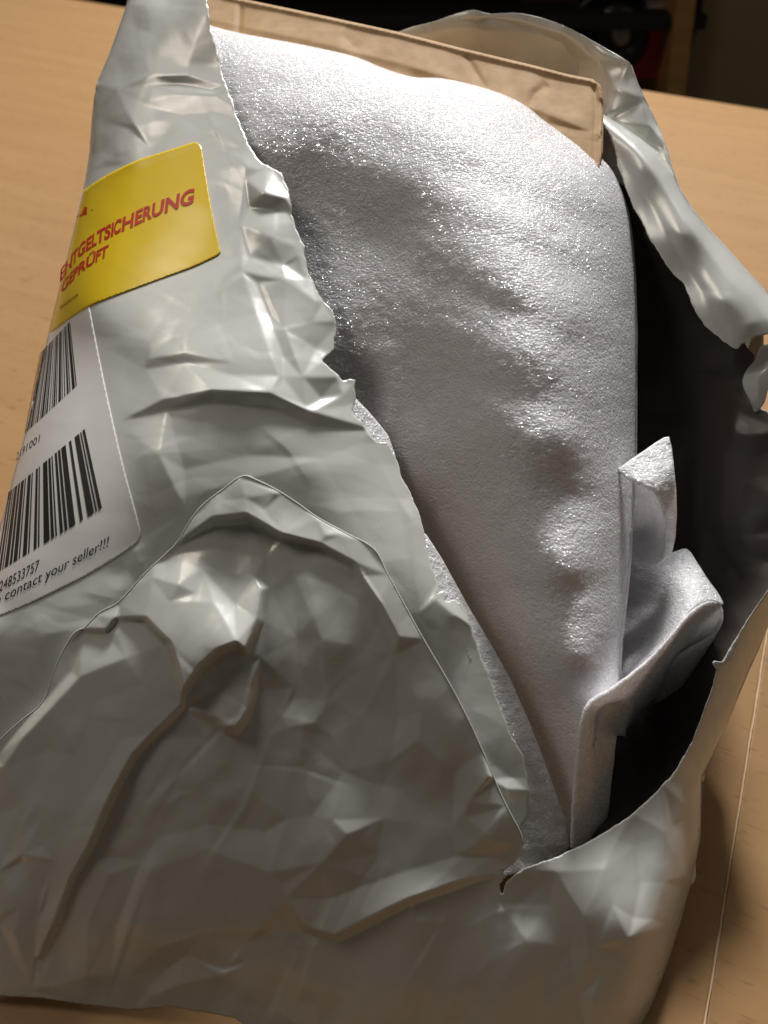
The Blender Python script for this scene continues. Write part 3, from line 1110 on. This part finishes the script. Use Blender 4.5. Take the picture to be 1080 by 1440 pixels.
# ---- hood of the back sheet
hood = [(500, 60), (556, 46), (580, 38), (612, 30), (640, 20), (666, 14), (690, 20), (722, 18), (756, 24), (792, 36), (820, 50), (848, 66), (876, 82), (888, 92), (897, 118), (912, 148), (926, 178), (938, 208), (950, 250), (960, 290), (900, 270), (850, 250), (800, 220), (640, 150), (500, 110)]
ctrlH = [(500, 60, .490), (560, 45, .475), (666, 15, .455), (722, 18, .450), (792, 36, .441), (880, 86, .428), (926, 178, .421), (950, 250, .41), (600, 110, .505), (720, 110, .490), (800, 140, .470), (848, 165, .434), (860, 230, .432), (640, 60, .478), (740, 60, .466)]
fH = tps(ctrlH, 0.05)


foldH = folded([
    [(884, 89, 1), (868, 125, 5), (849, 165, 3)],
    [(600, 41, 1), (665, 23, 3), (730, 28, 3), (790, 45, 3.5), (850, 75, 3), (880, 91, 1)],
    [(788, 45, 3.5), (770, 64, 4.5), (736, 86, 2)],
    [(828, 62, 2), (838, 84, 4), (872, 93, 1.5)],
    [(690, 28, 2), (702, 70, 2.5), (722, 104, 1)],
    [(640, 30, 2), (630, 60, -1), (640, 90, 0)],
    [(850, 170, 0), (890, 200, -3), (926, 206, -1)],
    [(905, 140, 0.5), (915, 178, 3), (902, 205, 0)]], hood, 60, 2.0)


def tH(x, y):
    t = fH(x, y)
    h = foldH(x, y)
    h += 0.0008 * facet(x, y, 70, 61, 30, 1.3) + 0.0003 * facet(x, y, 34, 62, 10, 1.2)
    return t - h


sheet('back_panel', spline(hood[:20], 4) + hood[20:], tH, FILM, bag, 2.2, 0.00018)

# ---- right flap, folded over the opening
flapL = [(846, 166), (856, 186), (866, 214), (874, 245), (884, 275), (896, 300), (908, 326), (924, 352), (942, 382), (958, 400), (968, 416), (980, 440), (990, 458), (1003, 470), (1018, 482), (1030, 490), (1037, 491), (1042, 483), (1048, 480), (1052, 491), (1056, 480), (1062, 474), (1082, 470), (1110, 466)]
flapR = [(1110, 440), (1080, 412), (1050, 380), (1020, 346), (1000, 325), (975, 295), (958, 268), (945, 240), (925, 215), (900, 195), (872, 176), (846, 160)]
ctrlF = [(846, 165, .421), (874, 245, .414), (896, 300, .408), (942, 382, .398), (990, 458, .386), (1037, 490, .379), (1082, 470, .377), (900, 195, .413), (945, 240, .408), (1000, 325, .398), (1050, 380, .389), (1080, 412, .385), (1110, 440, .38), (960, 330, .393), (1020, 420, .380), (900, 240, .408)]
fF = tps(ctrlF, 0.03)


foldF = folded([
    [(850, 168, 1), (892, 207, 3), (930, 256, 3.5), (965, 309, 3.5), (1005, 364, 3.5), (1045, 412, 3), (1080, 448, 2)],
    [(1020, 470, 0), (1050, 459, 2.6), (1068, 450, 2)],
    [(1030, 482, 0.5), (1046, 470, 1.5)],
    [(905, 270, 0), (940, 335, -0.8), (985, 408, -1.2), (1010, 450, -0.4)]], flapL + flapR, 60, 3.0)


def tF(x, y):
    t = fF(x, y)
    d, s, u = polydist(x, y, flapR)
    q = np.clip(1 - d / 22.0, 0, 1)
    t = t + 0.007 * (1 - np.sqrt(np.maximum(1 - q * q * 0.98, 0)))
    h = foldF(x, y)
    h += 0.0004 * facet(x, y, 70, 71, 50, 1.8)
    return t - h


sheet('right_flap', torn(flapL, 0.9, 12, 2.0) + spline(flapR, 5), tF, FILM, bag, 2.2, 0.00018)

# small curl of film at the right border
curl = [(1110, 480), (1072, 486), (1062, 506), (1050, 520), (1044, 536), (1048, 552), (1056, 566), (1062, 580), (1075, 566), (1084, 540), (1110, 520)]
fC = tps([(1110, 480, .386), (1062, 506, .390), (1044, 536, .392), (1062, 580, .396), (1110, 520, .380), (1080, 530, .384)], 0.02)
sheet('film_curl', spline(curl, 4), lambda x, y: fC(x, y) - ridge(x, y, [(1100, 500), (1066, 530), (1064, 575)], 2.0, 12, 9), FILM, bag, 2.2, 0.00018)

# ---- black lining: the inside of the bag seen in the hollow on the right
lin = [(760, 120), (850, 165), (910, 290), (975, 395), (1020, 455), (1062, 500), (1048, 552), (1070, 575), (1120, 590), (1120, 800), (1070, 850), (1020, 925), (1012, 950), (992, 1010), (962, 1070), (925, 1120), (868, 1170), (800, 1204), (760, 1216), (700, 1000), (700, 300)]
ctrlL = [(760, 150, .46), (860, 190, .445), (910, 300, .435), (975, 395, .418), (1062, 500, .400), (1050, 560, .402), (1120, 590, .385), (1120, 800, .372), (1070, 850, .370), (1012, 950, .371), (962, 1070, .366), (868, 1170, .352), (760, 1216, .352),
         (900, 450, .450), (900, 620, .450), (980, 600, .430), (1000, 720, .420), (1050, 650, .402), (1050, 760, .392), (940, 850, .43), (960, 980, .41), (900, 1080, .405), (850, 1000, .42), (720, 400, .47), (720, 900, .43)]
fL = tps(ctrlL, 0.03)


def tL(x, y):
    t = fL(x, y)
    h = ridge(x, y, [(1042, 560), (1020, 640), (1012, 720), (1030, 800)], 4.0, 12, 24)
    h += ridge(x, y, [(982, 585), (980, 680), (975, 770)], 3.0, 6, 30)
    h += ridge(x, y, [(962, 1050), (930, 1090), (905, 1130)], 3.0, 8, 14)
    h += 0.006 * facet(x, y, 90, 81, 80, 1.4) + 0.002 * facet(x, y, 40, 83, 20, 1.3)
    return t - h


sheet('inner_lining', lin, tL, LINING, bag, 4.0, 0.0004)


# ---- hidden sides: film falling from the outline to the table
def wall_down(name, pts, pos_, mat, parent, inset=0.02, seed=1, bulge=0.012, z1=0.0008, thick=0.0004, push=0.0):
    P = np.array(dens(pts, 10))
    top = pos_(P[:, 0], P[:, 1])
    c = np.array([0.02, 0.30])
    rows = []
    n = 26
    s = np.linspace(0, 1, len(P))
    for k in range(n + 1):
        a = k / n
        q = top.copy()
        dirc = c - q[:, :2]
        dirc /= np.linalg.norm(dirc, axis=1)[:, None]
        wr = 0.006 * vnoise(s * 900, np.full_like(s, a * 260), 60, seed) + 0.003 * (0.5 - worley(s * 900, np.full_like(s, a * 260), 70, seed + 3, 80, 1.8))
        off = inset * a - bulge * math.sin(a * math.pi) * 0.4 + wr * min(1, a * 5) + push * min(1, a * 6)
        q[:, :2] += dirc * off[:, None]
        q[:, 2] = top[:, 2] * (1 - a) + z1 * a
        rows.append(q)
    return loft(name, rows, mat, parent, thick)


wall_down('side_wall', silA[1:], posA, FILM, bag, 0.03, 101)
wall_down('right_wall', silB[:-1], posB, FILM, bag, 0.03, 111)
wall_down('back_wall', [h for h in hood[1:20]], lambda x, y: unproj(x, y, tH(x, y)), FILM, bag, -0.03, 121, bulge=-0.01)
wall_down('flap_wall', flapR[1:], lambda x, y: unproj(x, y, tF(x, y)), FILM, bag, -0.025, 131, bulge=0.02)

# ------------------------------------------------------------------ cardboard box
edge = [(180, -40), (260, -20), (340, 0), (450, 23), (560, 47), (650, 70), (750, 94), (800, 107), (832, 113), (842, 120), (846, 136)]
cardp = edge + [(846, 180), (845, 222), (838, 260), (760, 260), (600, 190), (450, 130), (300, 90), (180, 70)]
ctrlK = [(180, -40, .488), (340, 0, .471), (560, 47, .452), (750, 94, .433), (845, 120, .423), (845, 220, .404), (838, 260, .400), (600, 190, .424), (450, 130, .438), (300, 90, .453), (180, 70, .466)]
fK = tps(ctrlK, 0.02)


def tK(x, y):
    t = fK(x, y)
    d, s, u = polydist(x, y, edge)
    h = 0.0018 * np.exp(-(d / 5.0) ** 2)                             # rounded rim
    h += ridge(x, y, [(180, -8), (300, 28), (450, 60), (560, 88), (640, 112), (720, 140), (845, 190)], 1.6, 5, 16, taper=0.1)
    h += ridge(x, y, [(338, -4), (337, 24), (335, 52)], -2.2, 3, 3, 1.0, taper=0.1)
    h += ridge(x, y, [(655, 76), (668, 100), (684, 126)], -1.3, 5, 3, 1.0)
    h += ridge(x, y, [(770, 118), (752, 132), (744, 150)], -1.4, 4, 5, 1.0)
    h += ridge(x, y, [(480, 46), (492, 60), (510, 75)], -0.9, 5, 5, 1.0)
    h += ridge(x, y, [(836, 118), (838, 160), (836, 230)], -1.2, 2.5, 4, 1.0, taper=0.1)
    h += ridge(x, y, [(770, 172), (810, 182), (840, 186)], -1.0, 4, 6, 1.0)
    h += 0.0007 * vnoise(x, y, 30, 91)
    return t - h


sheet('front_wall', cardp, tK, BOARD, carton, 2.0, 0.003)
ktop = np.array(dens(edge + [(846, 180), (845, 222)], 8))
kt = unproj(ktop[:, 0], ktop[:, 1], tK(ktop[:, 0], ktop[:, 1]) + 0.0025)
rows = []
for a, dz, dy in ((0, 0, 0), (0.02, -0.0006, 0.003), (0.1, -0.02, 0.006), (0.5, 0, 0.006), (1, 0, 0.004)):
    q = kt.copy()
    q[:, 2] = kt[:, 2] * (1 - a) + 0.003 * a
    q[:, 1] += dy
    rows.append(q)
loft('back_wall', rows, BOARD, carton, 0.002)

# ------------------------------------------------------------------ foam
foamTop = [(286, 30), (300, 37), (340, 47), (400, 58), (450, 68), (500, 80), (540, 96), (580, 108), (620, 110), (660, 118), (700, 130), (735, 146), (765, 168), (790, 184), (815, 200), (838, 216), (858, 236), (872, 262), (882, 292), (888, 330), (893, 400), (895, 470), (895, 560), (894, 640), (890, 720), (886, 790), (880, 850), (874, 900), (872, 940), (876, 980)]
foamL = [(850, 1010), (824, 1080), (806, 1150), (800, 1200), (700, 1200), (640, 1060), (560, 900), (470, 700), (420, 520), (360, 350), (290, 160), (270, 60)]
polyFm = spline(foamTop, 5) + foamL
ctrlM = [(290, 36, .4475), (450, 70, .4305), (600, 112, .415), (700, 133, .406), (780, 182, .401), (850, 236, .396), (885, 300, .398), (893, 450, .388), (893, 600, .378), (885, 800, .359), (874, 930, .350),
         (330, 110, .427), (450, 150, .408), (600, 215, .384), (750, 300, .364), (800, 450, .349), (800, 600, .339), (795, 800, .331), (810, 930, .330), (825, 1050, .338), (800, 1190, .360),
         (360, 200, .411), (440, 260, .406), (540, 320, .394), (490, 400, .396), (580, 450, .379), (520, 550, .390), (610, 570, .371), (560, 650, .381), (670, 680, .356), (620, 800, .377), (725, 820, .348), (700, 950, .373), (740, 960, .358),
         (760, 1080, .370), (780, 1000, .350), (640, 1060, .39), (420, 520, .40), (300, 200, .425)]
fM = tps(ctrlM, 0.05)


def tM(x, y):
    t = fM(x, y)
    d, s, u = polydist(x, y, foamTop)
    q = np.clip(1 - d / 48.0, 0, 1)
    t = t + 0.020 * (1 - np.sqrt(np.maximum(1 - q * q * 0.985, 0)))
    h = np.zeros_like(t)
    # waves across the bulge
    h += lobe(x, y, 700, 215, 190, 26, 24, 1.46)
    h += lobe(x, y, 700, 265, 170, 20, 24, -1.24)
    h += lobe(x, y, 700, 310, 170, 30, 20, 1.00)
    h += lobe(x, y, 720, 390, 150, 28, 25, 1.34)
    h += lobe(x, y, 740, 345, 140, 16, 25, -0.68)
    h += lobe(x, y, 720, 440, 130, 20, 25, -0.90)
    h += lobe(x, y, 740, 500, 130, 28, 20, 1.12)
    h += lobe(x, y, 740, 560, 120, 20, 20, -1.00)
    h += lobe(x, y, 760, 620, 110, 28, 15, 1.12)
    h += lobe(x, y, 800, 700, 110, 20, 15, -0.73)
    h += lobe(x, y, 770, 760, 60, 24, 20, 0.68)
    h += lobe(x, y, 780, 830, 110, 22, -5, -1.00)
    h += lobe(x, y, 800, 900, 90, 40, -5, 1.46)
    h += lobe(x, y, 430, 150, 120, 20, 12, 0.85)
    h += lobe(x, y, 780, 328, 9, 6, 20, -1.6)                      # dent
    h += ridge(x, y, [(545, 480), (552, 560), (545, 610)], 1.3, 12, 10)
    # soft waviness, bubbled surface of the foam
    h += 0.0005 * vnoise(x, y, 80, 201) + 0.00025 * vnoise(x, y, 26, 202)
    h += 0.00016 * vnoise(x * 0.8, y, 9, 203) + 0.00012 * vnoise(x, y, 5, 204)
    return t - h


sheet('foam_sheet', polyFm, tM, FOAM, foam, 2.5, 0.016)
wall_down('foam_side', foamTop[8:], lambda x, y: unproj(x, y, tM(x, y) + 0.001), FOAM, foam, 0.0, 141, bulge=-0.02, z1=0.02, thick=0.002, push=0.012)

# inner layer of foam standing along the torn film edge
st = [(590, 745), (600, 752), (622, 786), (655, 846), (690, 905), (718, 955), (742, 1010), (762, 1060), (780, 1110), (794, 1150), (801, 1192), (790, 1204), (745, 1222), (712, 1232), (702, 1244), (716, 1215), (728, 1190), (735, 1150), (728, 1080), (690, 990), (650, 900), (610, 820)]
cs = [(600, 752, .3540), (622, 786, .3530), (655, 846, .3500), (690, 905, .348), (718, 955, .3465), (762, 1060, .3450), (801, 1192, .347), (745, 1222, .337), (705, 1240, .331), (728, 1190, .337), (735, 1130, .3355), (690, 990, .3370), (650, 900, .3390), (610, 820, .3450), (765, 1150, .340)]
fS = tps(cs, 0.02)
sheet('foam_edge', st, lambda x, y: fS(x, y) - ridge(x, y, [(722, 1194), (760, 1190), (798, 1186)], 2.0, 5, 14) - 0.0005 * vnoise(x, y, 12, 211) - 0.00025 * vnoise(x, y, 5, 212), FOAM, foam, 2.5, 0.002)
st2 = [(488, 545), (502, 562), (516, 576), (530, 592), (546, 612), (556, 640), (560, 668), (540, 650), (515, 620), (495, 590)]
fS2 = tps([(490, 548, .3700), (530, 592, .3735), (556, 640, .3705), (515, 620, .3655), (495, 590, .366)], 0.02)
sheet('foam_corner', st2, lambda x, y: fS2(x, y) - 0.0004 * vnoise(x, y, 10, 213), FOAM, foam, 2.5, 0.002)

# pointed tip of foam poking out of the hollow
tip = [(868, 660), (884, 648), (905, 634), (922, 622), (934, 615), (941, 614), (945, 630), (948, 656), (951, 690), (952, 726), (950, 756), (944, 782), (932, 788), (936, 770), (938, 745), (935, 722), (930, 706), (921, 690), (910, 684), (895, 676), (880, 670)]
fT = tps([(868, 660, .364), (905, 634, .366), (941, 614, .370), (948, 656, .362), (951, 700, .364), (951, 750, .374), (940, 785, .382), (935, 725, .368), (921, 690, .355), (890, 672, .359), (915, 655, .361)], 0.01)
sheet('foam_tip', tip, lambda x, y: fT(x, y) - 0.0004 * vnoise(x, y, 9, 221) - 0.0002 * vnoise(x, y, 4, 222), FOAM, foam, 2.0, 0.0022)
tip2 = [(876, 668), (896, 676), (912, 684), (924, 694), (932, 710), (937, 735), (936, 765), (930, 788), (905, 800), (885, 790), (878, 740)]
fT2 = tps([(880, 670, .385), (910, 684, .372), (930, 708, .372), (936, 765, .384), (905, 800, .392), (885, 790, .396), (905, 740, .398)], 0.01)
sheet('foam_tip_underside', spline(tip2 + [tip2[0]], 5)[:-1], lambda x, y: fT2(x, y) - 0.0003 * vnoise(x, y, 9, 223), FOAM, foam, 2.5, 0.002)

# sheet between the bulge and the rolled edge
mid = [(868, 800), (890, 790), (925, 784), (948, 776), (966, 772), (980, 790), (996, 815), (1010, 834), (1018, 850), (1008, 846), (990, 846), (972, 856), (955, 876), (938, 898), (915, 920), (890, 940), (866, 950)]
fN = tps([(868, 800, .42), (890, 790, .415), (948, 776, .395), (966, 772, .390), (996, 815, .375), (1018, 850, .369), (990, 846, .362), (955, 876, .356), (915, 920, .357), (890, 940, .361), (866, 950, .378), (915, 850, .398), (955, 825, .374), (895, 900, .392)], 0.01)
sheet('foam_flap', spline(mid + [mid[0]], 5)[:-1], lambda x, y: fN(x, y) - 0.0004 * vnoise(x, y, 12, 231) - 0.0002 * vnoise(x, y, 5, 232), FOAM, foam, 2.5, 0.002)

# rolled edge: a thick ribbon that hangs down into the hollow
E = spline([(803, 1192, .346), (806, 1130, .337), (812, 1060, .330), (818, 1012, .327), (830, 986, .328), (860, 968, .335), (890, 946, .342), (918, 922, .347), (942, 896, .350), (960, 874, .353), (976, 858, .357), (996, 847, .363), (1012, 850, .369), (1016, 864, .373), (1008, 884, .377), (990, 900, .381), (965, 914, .386), (940, 930, .392)], 4)
E = np.array(E)
Ep = unproj(E[:, 0], E[:, 1], E[:, 2])
n = len(Ep)
tan = np.gradient(Ep, axis=0)
tan /= np.linalg.norm(tan, axis=1)[:, None]
k_ = np.clip((E[:, 1] - 915) / 110.0, 0, 1)[:, None]
down = np.array([[0.0, -0.012, -1.0]]) * (1 - k_) + np.array([[0.62, 0.25, -0.8]]) * k_
down /= np.linalg.norm(down, axis=1)[:, None]
acr = np.cross(tan, down)
acr /= np.linalg.norm(acr, axis=1)[:, None]
TH = 0.0021
rr = np.random.default_rng(9)
rough = np.convolve(rr.normal(0, 1, n + 4), np.ones(3) / 3, 'same')[:n]
prof = []
H = 0.085 * (1 - 0.55 * k_[:, 0])
for side_, depth in [(1, 1.0), (1, 0.66), (1, 0.33), (1, 0.12), (1, 0.02), (0.55, 0.0), (0, -0.004), (-0.55, 0.0), (-1, 0.02), (-1, 0.12), (-1, 0.33), (-1, 0.66), (-1, 1.0)]:
    q = Ep + acr * (TH / 2 * side_) + down * (H * depth)[:, None]
    q = q + acr * (rough * 0.00018)[:, None]
    prof.append(q)
loft('foam_roll', prof, FOAM, foam)

# ------------------------------------------------------------------ labels on the bag
PAPER = plain('white_label_paper', (0.80, 0.78, 0.765), 0.35, 0.03, 60)
YELLOW = plain('yellow_sticker', (0.85, 0.60, 0.02), 0.24)
YELLOW.node_tree.nodes['Principled BSDF'].inputs['Coat Weight'].default_value = 0.5
YELLOW.node_tree.nodes['Principled BSDF'].inputs['Coat Roughness'].default_value = 0.2
REDINK = plain('red_ink', (0.55, 0.03, 0.015), 0.4)
BROWNINK = plain('brown_ink', (0.35, 0.13, 0.02), 0.4)
INK = plain('black_ink', (0.02, 0.018, 0.018), 0.45)


def lab(off):
    return lambda x, y: posA(x, y, off)          # just over the film


yel = spline([(117, 268), (140, 252), (170, 236), (205, 221), (240, 210), (268, 201)], 5) + [(276, 200), (281, 203), (283, 208)] + [(290, 252), (298, 300), (309, 350)] + [(310, 354), (307, 358)] + \
    spline([(300, 362), (270, 376), (240, 387), (205, 400), (165, 415), (130, 429), (100, 447), (68, 471)], 5) + spline([(68, 470), (85, 400), (102, 330), (117, 268)], 6)
sticker = sheet('yellow_sticker', yel, None, YELLOW, bag, 2.0, 0.00015, lab(0.0005))
sticker['label'] = 'yellow sticker with red capitals across the bag shoulder'

whi = spline([(70, 468), (95, 447), (125, 430)], 5) + spline([(126, 432), (133, 470), (145, 530), (158, 590), (172, 650), (184, 696), (194, 734)], 6) + [(197, 746), (197, 754), (194, 761), (189, 766), (182, 771)] + \
    spline([(178, 774), (150, 792), (110, 815), (50, 845), (0, 866), (-30, 878)], 6) + [(-30, 832)] + spline(silA[:6], 6)
white = sheet('shipping_label', whi, None, PAPER, bag, 2.0, 0.00015, lab(0.0003))
white['label'] = 'white address label with two barcodes below the yellow sticker'


def text_mesh(body, shear=0.0, weight=0.0):
    cu = bpy.data.curves.new('lettering', 'FONT')
    cu.body = body
    cu.size = 1
    cu.offset = weight
    cu.shear = shear
    cu.resolution_u = 3
    o = bpy.data.objects.new('lettering', cu)
    COL.objects.link(o)
    bpy.context.view_layer.update()
    me = bpy.data.meshes.new_from_object(o.evaluated_get(bpy.context.evaluated_depsgraph_get()))
    V = np.array([v.co[:] for v in me.vertices])
    Fc = [tuple(p.vertices) for p in me.polygons]
    bpy.data.objects.remove(o)
    bpy.data.curves.remove(cu)
    bpy.data.meshes.remove(me)
    return V, Fc


def print_text(body, xs, ys, height, up, off, mat, parent, shear=0.0, weight=0.0, us=None):
    V, Fc = text_mesh(body, shear, weight)
    x0, x1 = V[:, 0].min(), V[:, 0].max()
    u = (V[:, 0] - x0) / (x1 - x0)
    us = np.linspace(0, 1, len(xs)) if us is None else us
    bx, by = np.interp(u, us, xs), np.interp(u, us, ys)
    hh = np.interp(u, [0, 1], height) if hasattr(height, '__len__') else height
    v = V[:, 1] / 0.7
    px, py = bx + up[0] * v * hh, by + up[1] * v * hh
    o = mesh_obj('lettering', lab(off)(px, py), Fc, mat, parent, smooth=False)
    return o


print_text('ENTGELTSICHERUNG', [84, 92, 101, 108, 117, 127, 136, 147, 159, 166, 181, 196, 208, 222, 239, 256, 273],
           [397, 385, 374, 365, 356, 349, 343, 337, 331, 327, 321, 313, 308, 302, 296, 290, 284], (16, 20), (0.02, -1), 0.0008, REDINK, sticker, 0.10, 0.034)
print_text('GEPRÜFT', [86, 95, 102, 110, 121, 133, 142, 152], [413, 402, 394, 386, 377, 369, 364, 359], (14, 15), (0.05, -1), 0.0008, REDINK, sticker, 0.10, 0.034)
# faint small print and the cut-off emblem
rr = np.random.default_rng(3)
V, Fc = [], []
def strip(px0, py0, px1, py1, hw, off):
    d = np.array([px1 - px0, py1 - py0]); d = d / np.hypot(*d); nn = np.array([-d[1], d[0]]) * hw
    q = np.array([(px0 + nn[0], py0 + nn[1]), (px1 + nn[0], py1 + nn[1]), (px1 - nn[0], py1 - nn[1]), (px0 - nn[0], py0 - nn[1])])
    b0 = len(V)
    V.extend(lab(off)(q[:, 0], q[:, 1]))
    Fc.append((b0, b0 + 1, b0 + 2, b0 + 3))
for k in range(9):
    u = k / 9
    x = 84 + 26 * u; y = 433 - 20 * u
    strip(x, y, x + 1.8, y - 1.4, 1.6, 0.0009)
mesh_obj('small_print', V, Fc, BROWNINK, sticker, smooth=False)
V, Fc = [], []
strip(108, 305, 130, 295, 1.0, 0.0009)
strip(117, 301, 121, 291, 2.2, 0.00092)
strip(112, 303, 122, 299, 1.8, 0.00094)
mesh_obj('emblem', V, Fc, REDINK, sticker, smooth=False)


def barcode(tl, tr, bl, br, widths, parent, off=0.0006, gap_scale=1.0, curve=0.0):
    """bars across a four-sided field given by its corners in the picture; nx bends the spacing toward the far side"""
    V, Fc = [], []
    tot = sum(widths)
    pos = 0.0
    for i, wv in enumerate(widths):
        if i % 2 == 0:
            e = []
            for q in (pos / tot, (pos + wv) / tot):
                q = q ** (1.0 + curve)
                for k in range(9):
                    a = k / 8
                    L_ = (tl[0] * (1 - a) + bl[0] * a, tl[1] * (1 - a) + bl[1] * a)
                    R_ = (tr[0] * (1 - a) + br[0] * a, tr[1] * (1 - a) + br[1] * a)
                    e.append((L_[0] + (R_[0] - L_[0]) * q, L_[1] + (R_[1] - L_[1]) * q))
            e = np.array(e)
            b0 = len(V)
            V.extend(lab(off)(e[:, 0], e[:, 1]))
            for k in range(8):
                Fc.append((b0 + k, b0 + k + 1, b0 + 10 + k, b0 + 9 + k))
        pos += wv
    return mesh_obj('barcode', V, Fc, INK, parent, smooth=False)


w1 = [1, 1, 1, 2, 2, 1, 1, 1, 3, 1, 1, 2, 1, 1, 2, 2, 1, 1, 3, 1, 1, 1, 2, 2, 1, 2, 1, 1, 2, 1, 1, 2, 3, 1, 1, 2, 1, 2, 2, 1, 1, 2, 3, 1, 1]
w2 = [2, 1, 2, 1, 1, 1, 3, 1, 2, 1, 3, 1, 1, 2, 3, 1, 1, 3, 2, 1, 1, 3, 4, 1, 2, 1, 1, 2, 2, 1, 2, 1, 4, 3, 2, 3, 4, 1, 1, 1, 2]
barcode((56, 497), (98, 452), (34, 610), (108, 542), w1, white, curve=0.15)
barcode((12, 692), (119, 603), (-6, 806), (143, 714), w2, white, curve=0.12)
print_text('5248533757', [-8, 54], [836, 801], 15, (0.12, -1), 0.0006, INK, white)
print_text('Please contact your seller!!!', [-42, 0, 80, 151], [872, 848, 806, 768], 15, (0.14, -1), 0.0006, INK, white, us=[0, 0.215, 0.63, 1])
print_text('2191001', [22, 36, 55], [648, 635, 621], 11, (0.12, -1), 0.0006, INK, white)
